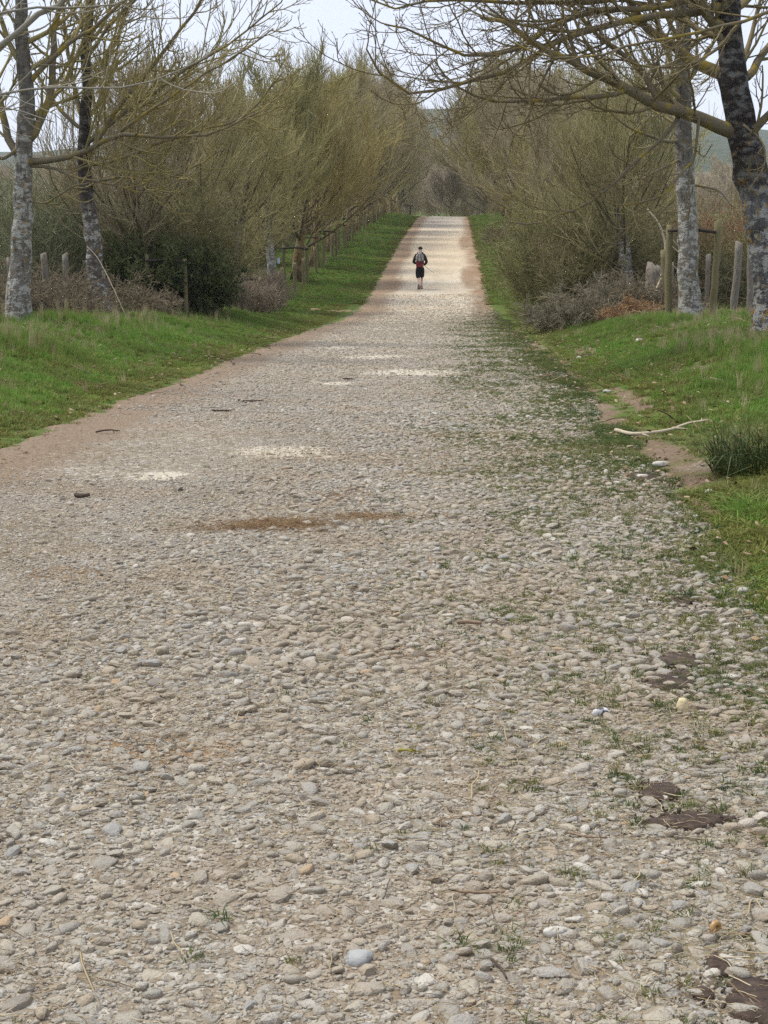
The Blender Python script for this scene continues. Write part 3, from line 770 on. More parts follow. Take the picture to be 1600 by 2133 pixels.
# a snail shell
def snail(x, y):
    t = np.linspace(0, 1, 60); a = t * 2.6 * 2 * np.pi; rr = .0115 * np.exp(-1.5 * (1 - t)) * 1.05
    P = np.stack([rr * np.cos(a), .012 * (1 - t) * 1.0, rr * np.sin(a)], 1); R = .0082 * np.exp(-1.9 * (1 - t))
    m = Mat("snail_shell", .35, .5)
    w = m.t.nodes.new("ShaderNodeTexWave"); w.inputs["Scale"].default_value = 160; w.inputs["Distortion"].default_value = 2
    m.put(w.inputs["Vector"], m.objco())
    m.color(m.mix(w.outputs["Fac"], (.48, .30, .11), (.24, .13, .05)))
    b = Build().tube(P, R, 10); e = root_empty("snail_shell", (x, y, float(road_z(x, y)) + .024), "golden brown snail shell among the foreground stones on the right", "snail shell", None, .5)
    b.obj("whorl", m.m, e)
    b = Build().tube(P[-2:] + np.array([[0, 0, 0], [0, -.0002, .002]]), [.0083, .009], 10); b.obj("lip", flat_mat("shell_lip", (.6, .5, .35), .5, .1), e)
snail(.60, 3.31)
# ---------------------------------------------------------------- near trees: trunk and limb lines in metres, with start and end radius
HERO = dict(trunk=([(5.1, 24.6, 0.39), (5.0, 24.6, 1.25), (4.81, 24.6, 2.14), (4.68, 24.6, 2.72), (4.47, 24.6, 3.45), (4.3, 24.6, 4.17), (4.2, 24.6, 4.89), (4.12, 24.6, 5.6), (4.04, 24.6, 6.44), (3.95, 24.6, 7.41), (3.84, 24.6, 8.51)], 0.36, 0.1),
 limbs=[
  ([(4.41, 24.6, 3.53), (3.97, 24.42, 3.74), (3.58, 24.24, 3.87), (3.11, 24.07, 3.97), (2.58, 23.89, 4.21), (1.99, 23.71, 4.44), (1.62, 23.53, 4.59), (1.18, 23.36, 4.77), (0.75, 23.18, 5.05), (0.33, 23.0, 5.16)], 0.13, 0.025),
  ([(4.27, 24.6, 4.43), (3.89, 24.74, 4.63), (3.65, 24.89, 4.75), (3.36, 25.03, 4.99), (3.0, 25.17, 5.27), (2.78, 25.31, 5.58), (2.56, 25.46, 6.05), (2.19, 25.6, 6.59)], 0.12, 0.035),
  ([(4.62, 22.6, 5.19), (4.34, 22.49, 5.08), (3.93, 22.38, 4.92), (3.51, 22.27, 4.83), (2.84, 22.16, 4.66), (2.3, 22.04, 4.58), (1.84, 21.93, 4.41), (1.37, 21.82, 4.38), (0.97, 21.71, 4.48), (0.7, 21.6, 4.62)], 0.03, 0.012),
  ([(3.98, 22.5, 4.96), (3.68, 22.44, 4.63), (3.35, 22.38, 4.39), (2.94, 22.32, 4.32), (2.53, 22.26, 4.35), (2.19, 22.2, 4.47)], 0.03, 0.012),
  ([(4.11, 24.5, 5.44), (3.24, 24.23, 5.33), (2.5, 23.96, 5.19), (1.62, 23.69, 4.92), (0.98, 23.42, 4.53), (0.34, 23.15, 4.27), (-0.14, 22.88, 4.1), (-0.62, 22.61, 4.03), (-0.95, 22.34, 4.14), (-1.18, 22.07, 4.35), (-1.25, 21.8, 4.54)], 0.075, 0.012),
  ([(4.07, 24.5, 5.86), (3.24, 24.24, 5.48), (2.14, 23.99, 5.34), (1.41, 23.73, 5.06), (0.98, 23.48, 4.77), (0.41, 23.22, 4.61), (-0.08, 22.97, 4.64), (-0.56, 22.71, 4.86), (-0.86, 22.46, 4.94), (-1.02, 22.2, 4.91)], 0.07, 0.012),
  ([(4.02, 24.4, 6.19), (2.51, 24.2, 5.61), (1.42, 24.0, 5.48), (0.7, 23.8, 5.44), (0.06, 23.6, 5.45), (-0.51, 23.4, 5.4), (-1.06, 23.2, 5.27), (-1.26, 23.0, 5.36)], 0.07, 0.012),
  ([(2.59, 23.9, 4.21), (2.15, 23.77, 4.09), (1.64, 23.64, 4.05), (1.06, 23.51, 4.0), (0.63, 23.39, 3.96), (0.21, 23.26, 4.08), (-0.15, 23.13, 4.31), (-0.32, 23.0, 4.5)], 0.045, 0.012),
  ([(3.68, 24.2, 3.84), (3.63, 24.03, 3.41), (3.56, 23.87, 3.15), (3.34, 23.7, 2.93), (3.15, 23.53, 2.67), (2.85, 23.37, 2.53), (2.41, 23.2, 2.45)], 0.028, 0.012),
  ([(3.42, 24.2, 3.89), (3.12, 24.0, 3.48), (2.74, 23.8, 3.18), (2.44, 23.6, 2.89), (2.0, 23.4, 2.53), (1.64, 23.2, 2.38), (1.38, 23.0, 2.26), (1.05, 22.8, 2.18), (0.77, 22.6, 2.2)], 0.035, 0.012),
  ([(4.23, 24.6, 4.6), (4.53, 24.83, 4.49), (4.78, 25.05, 4.88), (5.18, 25.27, 5.27), (5.66, 25.5, 5.74)], 0.09, 0.03),
  ([(4.17, 24.6, 5.17), (3.83, 24.3, 5.27), (3.56, 24.0, 5.5), (3.22, 23.7, 5.86), (2.96, 23.4, 6.34)], 0.09, 0.03),
  ([(4.44, 24.6, 3.45), (4.77, 24.4, 3.87), (5.29, 24.2, 4.27), (5.79, 24.0, 4.66)], 0.08, 0.03),
  ([(4.36, 24.2, 3.71), (4.64, 24.02, 3.41), (4.62, 23.85, 3.04), (4.45, 23.68, 2.82), (4.35, 23.5, 2.67)], 0.02, 0.01),
  ([(3.12, 24.1, 3.97), (2.83, 24.24, 4.5), (2.48, 24.38, 4.8), (2.05, 24.52, 5.18), (1.76, 24.66, 5.56), (1.46, 24.8, 6.08)], 0.055, 0.02),
  ([(4.05, 24.5, 6.28), (3.36, 24.25, 6.38), (2.47, 24.0, 6.4), (1.6, 23.75, 6.29), (0.75, 23.5, 6.05), (0.05, 23.25, 5.87), (-0.5, 23.0, 5.76)], 0.07, 0.012),
 ])
LEFT_A = dict(trunk=([(-7.71, 27.0, 0.53), (-7.63, 27.0, 1.55), (-7.55, 27.0, 2.54), (-7.5, 27.0, 3.28), (-7.47, 27.0, 3.69), (-7.42, 27.0, 4.5), (-7.46, 27.0, 5.3), (-7.48, 27.0, 6.09), (-7.52, 27.0, 7.27), (-7.56, 27.0, 8.43)], 0.22, 0.06),
 limbs=[
  ([(-7.51, 27.0, 3.44), (-7.78, 27.1, 3.74), (-7.94, 27.2, 4.44), (-8.11, 27.3, 5.18), (-8.18, 27.4, 6.16)], 0.09, 0.04),
  ([(-7.44, 27.0, 3.61), (-7.2, 27.1, 4.1), (-7.02, 27.2, 4.68), (-6.98, 27.3, 5.66), (-6.88, 27.4, 6.15), (-6.74, 27.5, 7.13)], 0.1, 0.04),
  ([(-7.41, 27.0, 3.44), (-6.95, 26.85, 3.39), (-6.49, 26.7, 3.48), (-5.95, 26.55, 3.73), (-5.51, 26.4, 3.81), (-4.91, 26.25, 3.71), (-4.4, 26.1, 3.72), (-3.73, 25.95, 3.88), (-3.07, 25.8, 4.15)], 0.075, 0.012),
  ([(-5.8, 26.6, 3.79), (-5.28, 26.52, 4.12), (-4.85, 26.44, 4.38), (-4.26, 26.36, 4.72), (-3.6, 26.28, 5.08), (-3.02, 26.2, 5.47)], 0.04, 0.012),
  ([(-7.43, 27.0, 3.32), (-6.86, 26.8, 3.25), (-6.48, 26.6, 3.08), (-5.94, 26.4, 3.0), (-5.33, 26.2, 2.83), (-4.88, 26.0, 2.89), (-4.36, 25.8, 3.12)], 0.035, 0.01),
  ([(-7.51, 27.0, 2.71), (-7.01, 26.67, 2.69), (-6.5, 26.33, 2.92), (-6.09, 26.0, 2.98)], 0.025, 0.01),
  ([(-7.49, 27.0, 3.69), (-7.86, 26.8, 3.43), (-8.29, 26.6, 3.66)], 0.05, 0.02),
  ([(-7.42, 27.0, 4.66), (-6.89, 26.82, 5.11), (-6.17, 26.65, 5.55), (-5.55, 26.48, 5.99), (-5.02, 26.3, 6.57)], 0.06, 0.02),
 ])
LEFT_B = dict(trunk=([(-7.53, 33.0, 0.54), (-7.67, 33.0, 1.36), (-7.75, 33.0, 2.27), (-7.84, 33.0, 3.17), (-7.87, 33.0, 3.77), (-7.82, 33.0, 4.57), (-7.75, 33.0, 5.94), (-7.66, 33.0, 7.1), (-7.58, 33.0, 8.44), (-7.49, 33.0, 9.57)], 0.21, 0.05),
 limbs=[
  ([(-7.86, 33.0, 3.77), (-7.26, 32.88, 4.65), (-6.5, 32.76, 5.51), (-5.86, 32.64, 6.26), (-5.23, 32.52, 7.0), (-4.7, 32.4, 7.82)], 0.075, 0.025),
  ([(-7.84, 33.0, 4.07), (-6.93, 32.77, 4.81), (-5.96, 32.53, 5.37), (-4.92, 32.3, 5.9), (-3.99, 32.07, 6.5), (-3.48, 31.83, 6.87), (-3.35, 31.6, 7.2)], 0.065, 0.012),
  ([(-7.82, 33.0, 4.57), (-8.1, 33.1, 5.56), (-8.25, 33.2, 6.55), (-8.29, 33.3, 7.54)], 0.07, 0.03),
  ([(-7.78, 33.0, 5.16), (-7.23, 32.9, 6.02), (-6.83, 32.8, 6.87), (-6.43, 32.7, 7.89)], 0.07, 0.03),
  ([(-7.85, 33.0, 3.67), (-7.05, 32.73, 3.85), (-6.18, 32.47, 4.12), (-5.23, 32.2, 4.38), (-4.39, 31.93, 4.55), (-3.67, 31.67, 5.18), (-3.44, 31.4, 5.42)], 0.055, 0.012),
  ([(-7.86, 33.0, 3.37), (-7.14, 32.65, 3.45), (-6.26, 32.3, 3.38), (-5.4, 31.95, 3.6), (-4.65, 31.6, 3.95)], 0.04, 0.012),
  ([(-7.84, 33.0, 4.37), (-8.44, 33.13, 4.98), (-8.96, 33.27, 5.78), (-9.28, 33.4, 6.59)], 0.06, 0.02),
  ([(-7.75, 33.0, 5.94), (-7.06, 32.67, 6.66), (-6.18, 32.33, 7.35), (-5.51, 32.0, 8.03)], 0.05, 0.02),
  ([(-7.73, 33.0, 6.33), (-8.13, 33.0, 7.1), (-8.51, 33.0, 7.88)], 0.05, 0.02),
 ])
LEFT_O = dict(trunk=([(-7.89, 20.0, 0.44), (-7.81, 20.0, 1.54), (-7.71, 20.0, 2.52), (-7.63, 20.0, 3.43), (-7.58, 20.0, 4.33), (-7.55, 20.0, 5.5)], 0.24, 0.12),
 limbs=[
  ([(-7.65, 20.0, 3.13), (-6.75, 19.93, 3.66), (-6.02, 19.87, 4.15), (-5.63, 19.8, 4.41), (-5.29, 19.73, 4.63), (-4.91, 19.67, 4.84), (-4.46, 19.6, 5.22)], 0.06, 0.03),
  ([(-7.63, 20.0, 3.37), (-6.72, 19.85, 3.62), (-5.93, 19.7, 3.7), (-5.34, 19.55, 3.73), (-4.93, 19.4, 3.75), (-4.18, 19.25, 3.73), (-3.79, 19.1, 3.77), (-3.29, 18.95, 3.9), (-2.98, 18.8, 4.02)], 0.026, 0.008),
  ([(-7.68, 20.0, 2.89), (-6.53, 19.8, 3.35), (-5.84, 19.6, 3.55), (-5.31, 19.4, 3.43), (-4.96, 19.2, 3.33)], 0.018, 0.006),
  ([(-6.34, 19.6, 3.49), (-5.67, 19.45, 3.66), (-5.27, 19.3, 3.56), (-4.94, 19.15, 3.42), (-4.7, 19.0, 3.25)], 0.012, 0.005),
  ([(-7.63, 20.0, 4.03), (-6.37, 19.84, 4.53), (-5.34, 19.68, 4.73), (-4.57, 19.52, 4.73), (-4.06, 19.36, 4.75), (-3.55, 19.2, 4.97)], 0.03, 0.008),
 ])
RIGHT_B = dict(trunk=([(4.98, 33.0, 0.48), (4.9, 33.0, 1.56), (4.86, 33.0, 2.36), (4.79, 33.0, 3.34), (4.71, 33.0, 4.61), (4.65, 33.0, 6.05), (4.64, 33.0, 7.2), (4.59, 33.0, 8.88)], 0.235, 0.12),
 limbs=[
  ([(4.71, 33.0, 4.61), (4.04, 32.8, 5.27), (3.41, 32.6, 6.01), (2.98, 32.4, 6.92)], 0.07, 0.02),
  ([(4.69, 33.0, 5.29), (5.22, 33.0, 6.05), (5.68, 33.0, 7.0)], 0.07, 0.02),
  ([(4.81, 33.0, 3.29), (5.14, 32.87, 3.25), (5.47, 32.73, 3.13), (5.7, 32.6, 2.83)], 0.03, 0.01),
  ([(4.67, 33.0, 6.05), (4.08, 32.7, 6.96), (3.63, 32.4, 7.84)], 0.06, 0.02),
  ([(4.74, 33.0, 4.12), (4.15, 32.67, 4.2), (3.42, 32.33, 4.46), (2.79, 32.0, 4.99)], 0.05, 0.012),
  ([(4.65, 33.0, 6.63), (5.22, 32.7, 7.51), (5.52, 32.4, 8.28)], 0.06, 0.02),
  ([(4.74, 33.0, 3.83), (4.24, 32.53, 3.61), (3.71, 32.07, 3.29), (3.28, 31.6, 2.7)], 0.03, 0.01),
 ])
# ---------------------------------------------------------------- bark
def bark_material(name, dark, grey, pale, lichen_amt=.5, pale_to=3.2, orange=.15, upper_dark=0.0):
    m = Mat(name, .92, .1); p = m.objco(); z = m.xyz(p)[2]
    st = m.vmul(p, (1.0, 1.0, 1.9))
    n1 = m.noise(4.6, 5, .62, st); n2 = m.noise(15, 5, .7, st); n3 = m.noise(60, 4, .7, p); n4 = m.noise(3.1, 4, .6, p)
    c = m.mix(n3, dark, tuple(min(1, d * 1.9) for d in dark))
    c = m.mix(m.ss(n4, .40, .60, .25, 1), c, m.mix(n3, tuple(.7 * g for g in grey), grey))
    low = m.ss(m.math('ADD', z, m.math('MULTIPLY', m.math('SUBTRACT', n4, .5), 2.0)), pale_to + .5, pale_to - .5)
    thr = m.math('ADD', n1, m.math('MULTIPLY', m.math('SUBTRACT', n2, .5), .6))
    c = m.mix(m.math('MULTIPLY', m.ss(thr, .56 - .12 * lichen_amt, .61 - .12 * lichen_amt), m.math('ADD', m.math('MULTIPLY', low, .85), .08)), c, m.mix(n3, pale, tuple(.68 * q for q in pale)))
    c = m.mix(m.math('MULTIPLY', m.ss(n2, .62, .7), m.math('ADD', m.math('MULTIPLY', low, .6), .1)), c, tuple(min(.8, 1.25 * q) for q in pale))
    c = m.mix(m.math('MULTIPLY', m.ss(m.noise(9, 4, .6, m.vadd(p, (4.1, 2.2, .7))), .68 - .22 * orange, .73 - .22 * orange), m.ss(z, 4.5, .2, .25, 1)), c, m.mix(n3, (.42, .22, .035), (.25, .18, .04)))
    if upper_dark:
        c = m.mix(m.math('MULTIPLY', m.ss(z, pale_to - .4, pale_to + .6), m.math('MULTIPLY', m.ss(n1, .62, .45), upper_dark)), c, (.016, .012, .010))
    c = m.mix(m.ss(m.voro(7, "Distance", m.vmul(p, (1, 1, .7))), .11, .06, 0, .8), c, (.035, .028, .022))
    m.color(c)
    rid = m.noise(16, 4, .65, m.vmul(p, (1, 1, .22)))
    c = m.mix(m.ss(rid, .47, .36, 0, .6), c, (.04, .032, .026)); m.color(c)
    m.bump(m.math('ADD', m.math('ADD', m.math('MULTIPLY', n2, .7), m.math('MULTIPLY', n3, .5)), m.math('MULTIPLY', rid, 1.2)), .035, 1.0)
    return m.m
MAT_BARK_PALE = bark_material("pale_lichen_bark", (.105, .088, .068), (.25, .23, .195), (.52, .505, .45), .6, 3.3, .35, .4)
MAT_BARK_DARK = bark_material("patchy_dark_bark", (.055, .043, .034), (.17, .15, .13), (.50, .485, .435), .32, 2.3, .35, .8)
MAT_BARK_HERO = bark_material("rough_spotted_bark", (.045, .035, .03), (.19, .185, .18), (.50, .49, .44), .42, 2.2, .5, .85)
MAT_BARK_ROW = bark_material("row_tree_bark", (.12, .09, .055), (.26, .20, .12), (.42, .36, .25), .35, 3.0, .85, 0)

def branch_material(name, a, b, c_, amt=.5):
    m = Mat(name, .92, .1); p = m.objco()
    n = m.noise(3.0, 4, .65, p); n2 = m.noise(26, 3, .6, p)
    c = m.mix(n2, a, tuple(.6 * q for q in a))
    c = m.mix(m.ss(n, .62 - .25 * amt, .74 - .25 * amt), c, m.mix(n2, b, tuple(.7 * q for q in b)))
    c = m.mix(m.ss(n2, .60, .72, 0, .55), c, c_)
    m.color(c); m.bump(n2, .01, .8); return m.m
MAT_LIMB = branch_material("lichen_limb", (.19, .155, .10), (.30, .22, .045), (.34, .32, .25), .5)
MAT_LIMB_GREY = branch_material("grey_limb", (.30, .275, .225), (.24, .22, .15), (.40, .38, .33), .3)

MAT_ROWLIMB = branch_material("row_limb", (.13, .105, .065), (.20, .15, .04), (.24, .22, .16), .4)  # limbs coloured darker than the twigs to paint shadow depth into the crowns
def twig_material(name):
    m = Mat(name, .9, .1); p = m.objco()
    col = m.info("Color"); n = m.noise(.9, 4, .65, p); n2 = m.noise(9, 3, .6, p)
    c = m.mix(m.ss(m.noise(.35, 3, .6, p), .42, .6, 0, .5), col, m.mix(.55, col, (.10, .085, .045)))
    c = m.mix(m.ss(n, .35, .65), c, m.mix(.35, col, (.27, .215, .15)))
    c = m.mix(m.ss(n2, .52, .72, 0, .6), c, m.mix(.32, col, (.36, .28, .07)))
    m.color(m.mix(m.ss(n2, .42, .28, 0, .35), c, (.09, .07, .045)))
    return m.m
MAT_TWIGS = twig_material("twigs")

# ---------------------------------------------------------------- growing branches
def grow(base, d, L, r, nseg, rng, wander=.1, up=0.0, tip=.35, curl=0.0):
    N = len(base); P = np.empty((N, nseg + 1, 3)); P[:, 0] = base; d = norm(d)
    for i in range(nseg):
        g = up + curl * (i / max(1, nseg - 1))
        d = norm(d + rng.normal(0, wander, (N, 3)) + np.array([0, 0, 1.0]) * g)
        P[:, i + 1] = P[:, i] + d * (L / nseg)[:, None]
    return P, r[:, None] * (1 - (1 - tip) * np.linspace(0, 1, nseg + 1))[None]

def spawn(P, R, n, rng, t0, t1, ang, angsd, bias=None):
    N, S1, _ = P.shape
    idx = np.repeat(np.arange(N), n); k = np.tile(np.arange(n), N)
    t = t0 + (t1 - t0) * (k + rng.random(N * n)) / n
    f = np.clip(t, 0, .9999) * (S1 - 1); i = f.astype(int); a = (f - i)[:, None]
    pos = P[idx, i] * (1 - a) + P[idx, i + 1] * a
    rad = R[idx, i] * (1 - a[:, 0]) + R[idx, i + 1] * a[:, 0]
    T = norm(P[idx, i + 1] - P[idx, i])
    q = rng.normal(size=(N * n, 3)); q = norm(q - (q * T).sum(-1, keepdims=True) * T)
    if bias is not None:
        q = q + bias; q = norm(q - (q * T).sum(-1, keepdims=True) * T)
    th = rng.normal(ang, angsd, N * n)[:, None]
    return pos, T * np.cos(th) + q * np.sin(th), rad, t, idx

def path_len(P): return np.linalg.norm(np.diff(P, axis=1), axis=2).sum(1)

def row_tree_meshes(seed, height=10.5, spread=4.3, limbs=24, low=.17, n2=8, n3=6, n4=5, tw=.012, upf=.10):
    r = np.random.default_rng(seed)
    tr, trR = grow(np.zeros((1, 3)), np.array([[r.normal(0, .04), r.normal(0, .04), 1.0]]), np.array([height * .86]), np.array([.19]), 12, r, .045, .05, .12)
    trR[:, 0] *= 1.25
    bt = Build(); bt.tubes(tr, trR, 9, True)
    bc = Build()
    p, d, rad, t, _ = spawn(tr, trR, limbs, r, low, .97, .85, .16, np.array([0, 0, .1]))
    L = spread * (1.02 - .55 * t) * r.uniform(.75, 1.2, len(t)) * 1.25
    P1, R1 = grow(p, d, L, np.minimum(rad * .66, .07) * r.uniform(.7, 1.1, len(t)), 7, r, .08, upf, .25, .06)
    bl = Build(); bl.tubes(P1, R1, 5)
    p, d, rad, t, ix = spawn(P1, R1, n2, r, .12, .98, .52, .15, np.array([0, 0, .25]))
    P2, R2 = grow(p, d, L[ix] * .48 * (1.1 - .5 * t) * r.uniform(.6, 1.3, len(t)), np.maximum(rad * .5, .013), 5, r, .09, .12, .5, .05)
    bc.tubes(P2, R2, 4)
    L2 = path_len(P2)
    p, d, rad, t, ix = spawn(P2, R2, n3, r, .1, 1.0, .46, .15, np.array([0, 0, .2]))
    P3, R3 = grow(p, d, np.clip(L2[ix] * .62 * r.uniform(.6, 1.3, len(t)), .5, 1.8), np.full(len(t), tw * 1.25), 3, r, .055, .10, .6)
    bc.tubes(P3, R3, 3)
    L3 = path_len(P3)
    p, d, rad, t, ix = spawn(P3, R3, n4, r, .1, 1.0, .44, .16, np.array([0, 0, .2]))
    P4, R4 = grow(p, d, np.clip(L3[ix] * .6 * r.uniform(.6, 1.3, len(t)), .3, 1.0), np.full(len(t), tw), 2, r, .055, .10, .7)
    bc.tubes(P4, R4, 3)
    return bt.data("trunk", MAT_BARK_ROW), bc.data("crown", MAT_TWIGS), bl.data("limbs", MAT_ROWLIMB)

def rowtree_copy(meshes, name, loc, rz, sc, color, label, group, lean=(0, 0)):
    e = root_empty(name, loc, label, "tree", group, rz)
    e.rotation_euler = (lean[0], lean[1], rz); e.scale = (sc[0], sc[0], sc[1])
    for nm, me in zip(("trunk", "crown", "limbs"), meshes):
        o = link_obj(nm, me, e); o.color = (*color, 1)
    return e

# near trees with limbs laid out one by one, then grown out into twigs
def near_tree(data, seed, label, trunk_mat, limb_mat, color, name="bare_tree", group="near bare trees lining the road", dens=1.0, tw=.0065, curl=.16, buds=True, root=None, kids=(1.0, 1.0, 1.0), trunk_kids=10, spreadbias=None, limb_scale=1.0):
    r = np.random.default_rng(seed)
    tp, r0, r1 = data["trunk"]; tp = np.array(tp)
    base = tp[0].copy(); base[2] = float(ground_z(base[0], base[1])) - .05
    e = root_empty(name, tuple(base), label, "tree", group)
    n = 26; P = smooth_path(tp - base, n); P[0, 2] = min(P[0, 2], 0)
    rad = r0 + (r1 - r0) * np.linspace(0, 1, n) ** .8
    rad[:3] *= np.array([1.3, 1.12, 1.03])
    P[2:] += r.normal(0, .012, P[2:].shape)
    Kt, nt = 28, 90
    Pt = smooth_path(P, nt); u = np.linspace(0, 1, nt); Rt = np.interp(u, np.linspace(0, 1, n), rad)
    b = Build(); b.tube(Pt, Rt, Kt, True)
    Vt = b.V[0]; ring = np.repeat(np.arange(nt), Kt); ang = np.tile(np.arange(Kt) * 2 * np.pi / Kt, nt)
    cen = Pt[ring]; zz = cen[:, 2]
    disp = .16 * (fnoise(np.cos(ang) * 1.7 + seed, np.sin(ang) * 1.7 + zz * .9, seed, 3) - .5) + .10 * (fnoise(np.cos(ang) * 6 + zz * .6, np.sin(ang) * 6 + zz * 1.8, seed + 5, 3) - .5)
    for kz in range(7):
        z0, a0_ = r.uniform(.3, 5.5), r.uniform(0, 6.28); da = np.abs((ang - a0_ + np.pi) % (2 * np.pi) - np.pi)
        disp = disp + r.uniform(.1, .24) * np.exp(-(da / .45) ** 2 - ((zz - z0) / .10) ** 2)
    b.V[0] = cen + (Vt - cen) * (1 + disp)[:, None]
    link_obj("trunk", b.data("trunk", trunk_mat), e)
    S = 13; LP, LR = [], []
    for i, (pts, a0, a1) in enumerate(data["limbs"]):
        q = smooth_path(np.array(pts) - base, S)
        seg = np.linalg.norm(np.diff(q, axis=0), axis=1).sum()
        q[1:] += r.normal(0, .006 * seg, (S - 1, 3)) * np.array([.6, 1, .6])
        # seat the limb on the trunk axis where it leaves the trunk
        near_i = int(np.argmin(np.linalg.norm(P - q[0], axis=1)))
        if np.linalg.norm(P[near_i] - q[0]) < 1.2 and a0 > .04:
            q[0] = P[near_i] * .8 + q[0] * .2
        rr = limb_scale * (a0 + (a1 - a0) * np.linspace(0, 1, S) ** .7)
        b = Build(); b.tube(q, rr, 9, True); link_obj("branch", b.data("branch", limb_mat), e)
        LP.append(q); LR.append(rr)
    LP, LR = np.array(LP), np.array(LR)
    # side limbs from the trunk itself (upper part, mostly above the picture)
    bc = Build()
    t0_, t1_ = .45, .98
    p, d, rd, t, _ = spawn(P[None], rad[None], trunk_kids, r, t0_, t1_, .9, .2)
    Lk = r.uniform(2.2, 4.2, len(t)) * (1.1 - .45 * t)
    Pk, Rk = grow(p, d, Lk, np.minimum(rd * .45, .06), S - 1, r, .07, .09, .2, .05)
    bc.tubes(Pk, Rk, 6)
    A = np.concatenate([LP, Pk]); B = np.concatenate([LR, Rk]); LA = path_len(A)
    def lvl(A, B, LA, n_per_m, ratio, lo_, hi_, rmin, nseg, ang, wander, up, cl, K):
        cnt = np.maximum(1, np.round(LA * n_per_m).astype(int)); ps = []
        for c in np.unique(cnt):
            k = cnt == c
            p, d, rd, t, ix = spawn(A[k], B[k], int(c), r, .12, 1.0, ang, .22, spreadbias)
            ps.append((p, d, rd, t, LA[k][ix]))
        p, d, rd, t, la = [np.concatenate(x) for x in zip(*ps)]
        l = np.clip(la * ratio * ((1.12 - .8 * t) if K == 4 else (1.1 - .5 * t)) * r.uniform(.6, 1.35, len(t)), lo_, hi_)
        Pn, Rn = grow(p, d, l, np.clip(rd * .55, rmin, .03), nseg, r, wander, up, .5, cl)
        bc.tubes(Pn, Rn, K); return Pn, Rn, l
    P2, R2, L2 = lvl(A, B, LA, 3.3 * dens * kids[0], .40, .35, 1.8, tw * 1.7, 6, .75, .10, .03, curl, 4)
    P3, R3, L3 = lvl(P2, R2, L2, 4.6 * dens * kids[1], .45, .22, .85, tw * 1.2, 4, .70, .11, .04, curl, 3)
    P4, R4, L4 = lvl(P3, R3, L3, 7.2 * dens * kids[2], .5, .10, .34, tw, 3, .65, .10, .05, curl, 3)
    if buds:
        tips = np.concatenate([P4[:, -1], P3[:, -1]]); dirs = np.concatenate([P4[:, -1] - P4[:, -2], P3[:, -1] - P3[:, -2]])
        k = r.random(len(tips)) < .5
        bc.blobs(tips[k], dirs[k], .022, .0095)
    cr = link_obj("crown", bc.data("crown", MAT_TWIGS), e); cr.color = (*color, 1)
    return e

near_tree(HERO, 21, "big spotted bark tree at the right edge with limbs sweeping over the road", MAT_BARK_HERO, MAT_LIMB, (.17, .135, .065), name="big_tree", group=None, dens=1.0, tw=.0062, curl=.17)
near_tree(LEFT_A, 22, "pale lichen trunk tree at the left edge, forking low into many limbs", MAT_BARK_PALE, MAT_LIMB, (.25, .205, .08), dens=.92, limb_scale=.9, tw=.0085)
near_tree(LEFT_B, 23, "leaning tree with black and white blotched trunk, second on the left", MAT_BARK_DARK, MAT_LIMB, (.265, .22, .075), dens=.95, limb_scale=.9, tw=.0085)
near_tree(LEFT_O, 24, "tree mostly outside the left edge whose pale grey branches reach into the picture", MAT_BARK_PALE, MAT_LIMB_GREY, (.36, .325, .25), dens=.4, buds=False, trunk_kids=3, tw=.006)
near_tree(RIGHT_B, 25, "straight tree with slender pale grey trunk, between two stakes on the right", MAT_BARK_PALE, MAT_LIMB, (.26, .215, .10), dens=.8)

protos = [row_tree_meshes(51, 10.5, 5.0), row_tree_meshes(52, 11.2, 4.8, 26), row_tree_meshes(53, 10.0, 5.3, 24, .13), row_tree_meshes(54, 11.0, 4.9, 25, .2)]
TW = [(.41, .355, .185), (.375, .335, .16), (.395, .33, .215), (.415, .37, .155), (.37, .31, .19)]
rt = np.random.default_rng(77)
def place_row(x, y, label, group, k=None, sc=1.0, col=None, name="bare_tree", lean=(0, 0), fat=1.0, pale=False):
    k = int(rt.integers(4)) if k is None else k
    s = sc * rt.uniform(.94, 1.08)
    e = rowtree_copy(protos[k], name, (x, y, float(ground_z(x, y)) - .03), rt.uniform(0, 6.28), (s * rt.uniform(.95, 1.1) * (1 + .22 * float(sstep(y, 90, 130))), s), TW[int(rt.integers(5))] if col is None else col, label, group, lean)
    for ch in e.children:
        if ch.name.split('.')[0] == 'trunk':
            ch.scale = (fat, fat, 1)
            if pale:
                ch.data = ch.data.copy(); ch.data.materials[0] = MAT_BARK_PALE
    return e
GL, GR = "bare trees of the left row up the slope", "bare trees of the right row up the slope"
place_row(-7.7, 39.0, "bare tree rising behind the dark evergreen bush on the left", "bare trees behind the left bushes", 2, .55, fat=1.5)
place_row(-7.7, 45.5, "bare tree behind the green hawthorn on the left", "bare trees behind the left bushes", 3, .6, fat=1.5)
place_row(-7.6, 52.7, "pale trunk tree between stakes at the end of the left bushes", "bare trees behind the left bushes", 0, .68, fat=1.7, pale=True)
place_row(-7.0, 59.5, "grey trunk tree standing first on open grass beyond the left bushes", "bare trees behind the left bushes", 1, .74, (.32, .30, .12), fat=1.5, pale=True)
place_row(-6.8, 66.5, "tree with orange lichen trunk, staked, first in the left row on the slope", GL, 2, .76, (.38, .31, .11), fat=1.5)
place_row(-6.7, 73.0, "tree with blotched trunk, staked, next up the slope after the orange trunk", GL, 3, .77, fat=1.4)
for y in (78.5, 83.5, 88.5, 94, 99.5, 105, 111, 117, 123, 129.5, 136, 143, 150, 158, 166, 175, 186):
    place_row(-6.6 + rt.normal(0, .2), y + rt.normal(0, .6), "bare olive brown tree among the left row that climbs to the crest", GL, None, .78 + .16 * min(1, (y - 79) / 60))
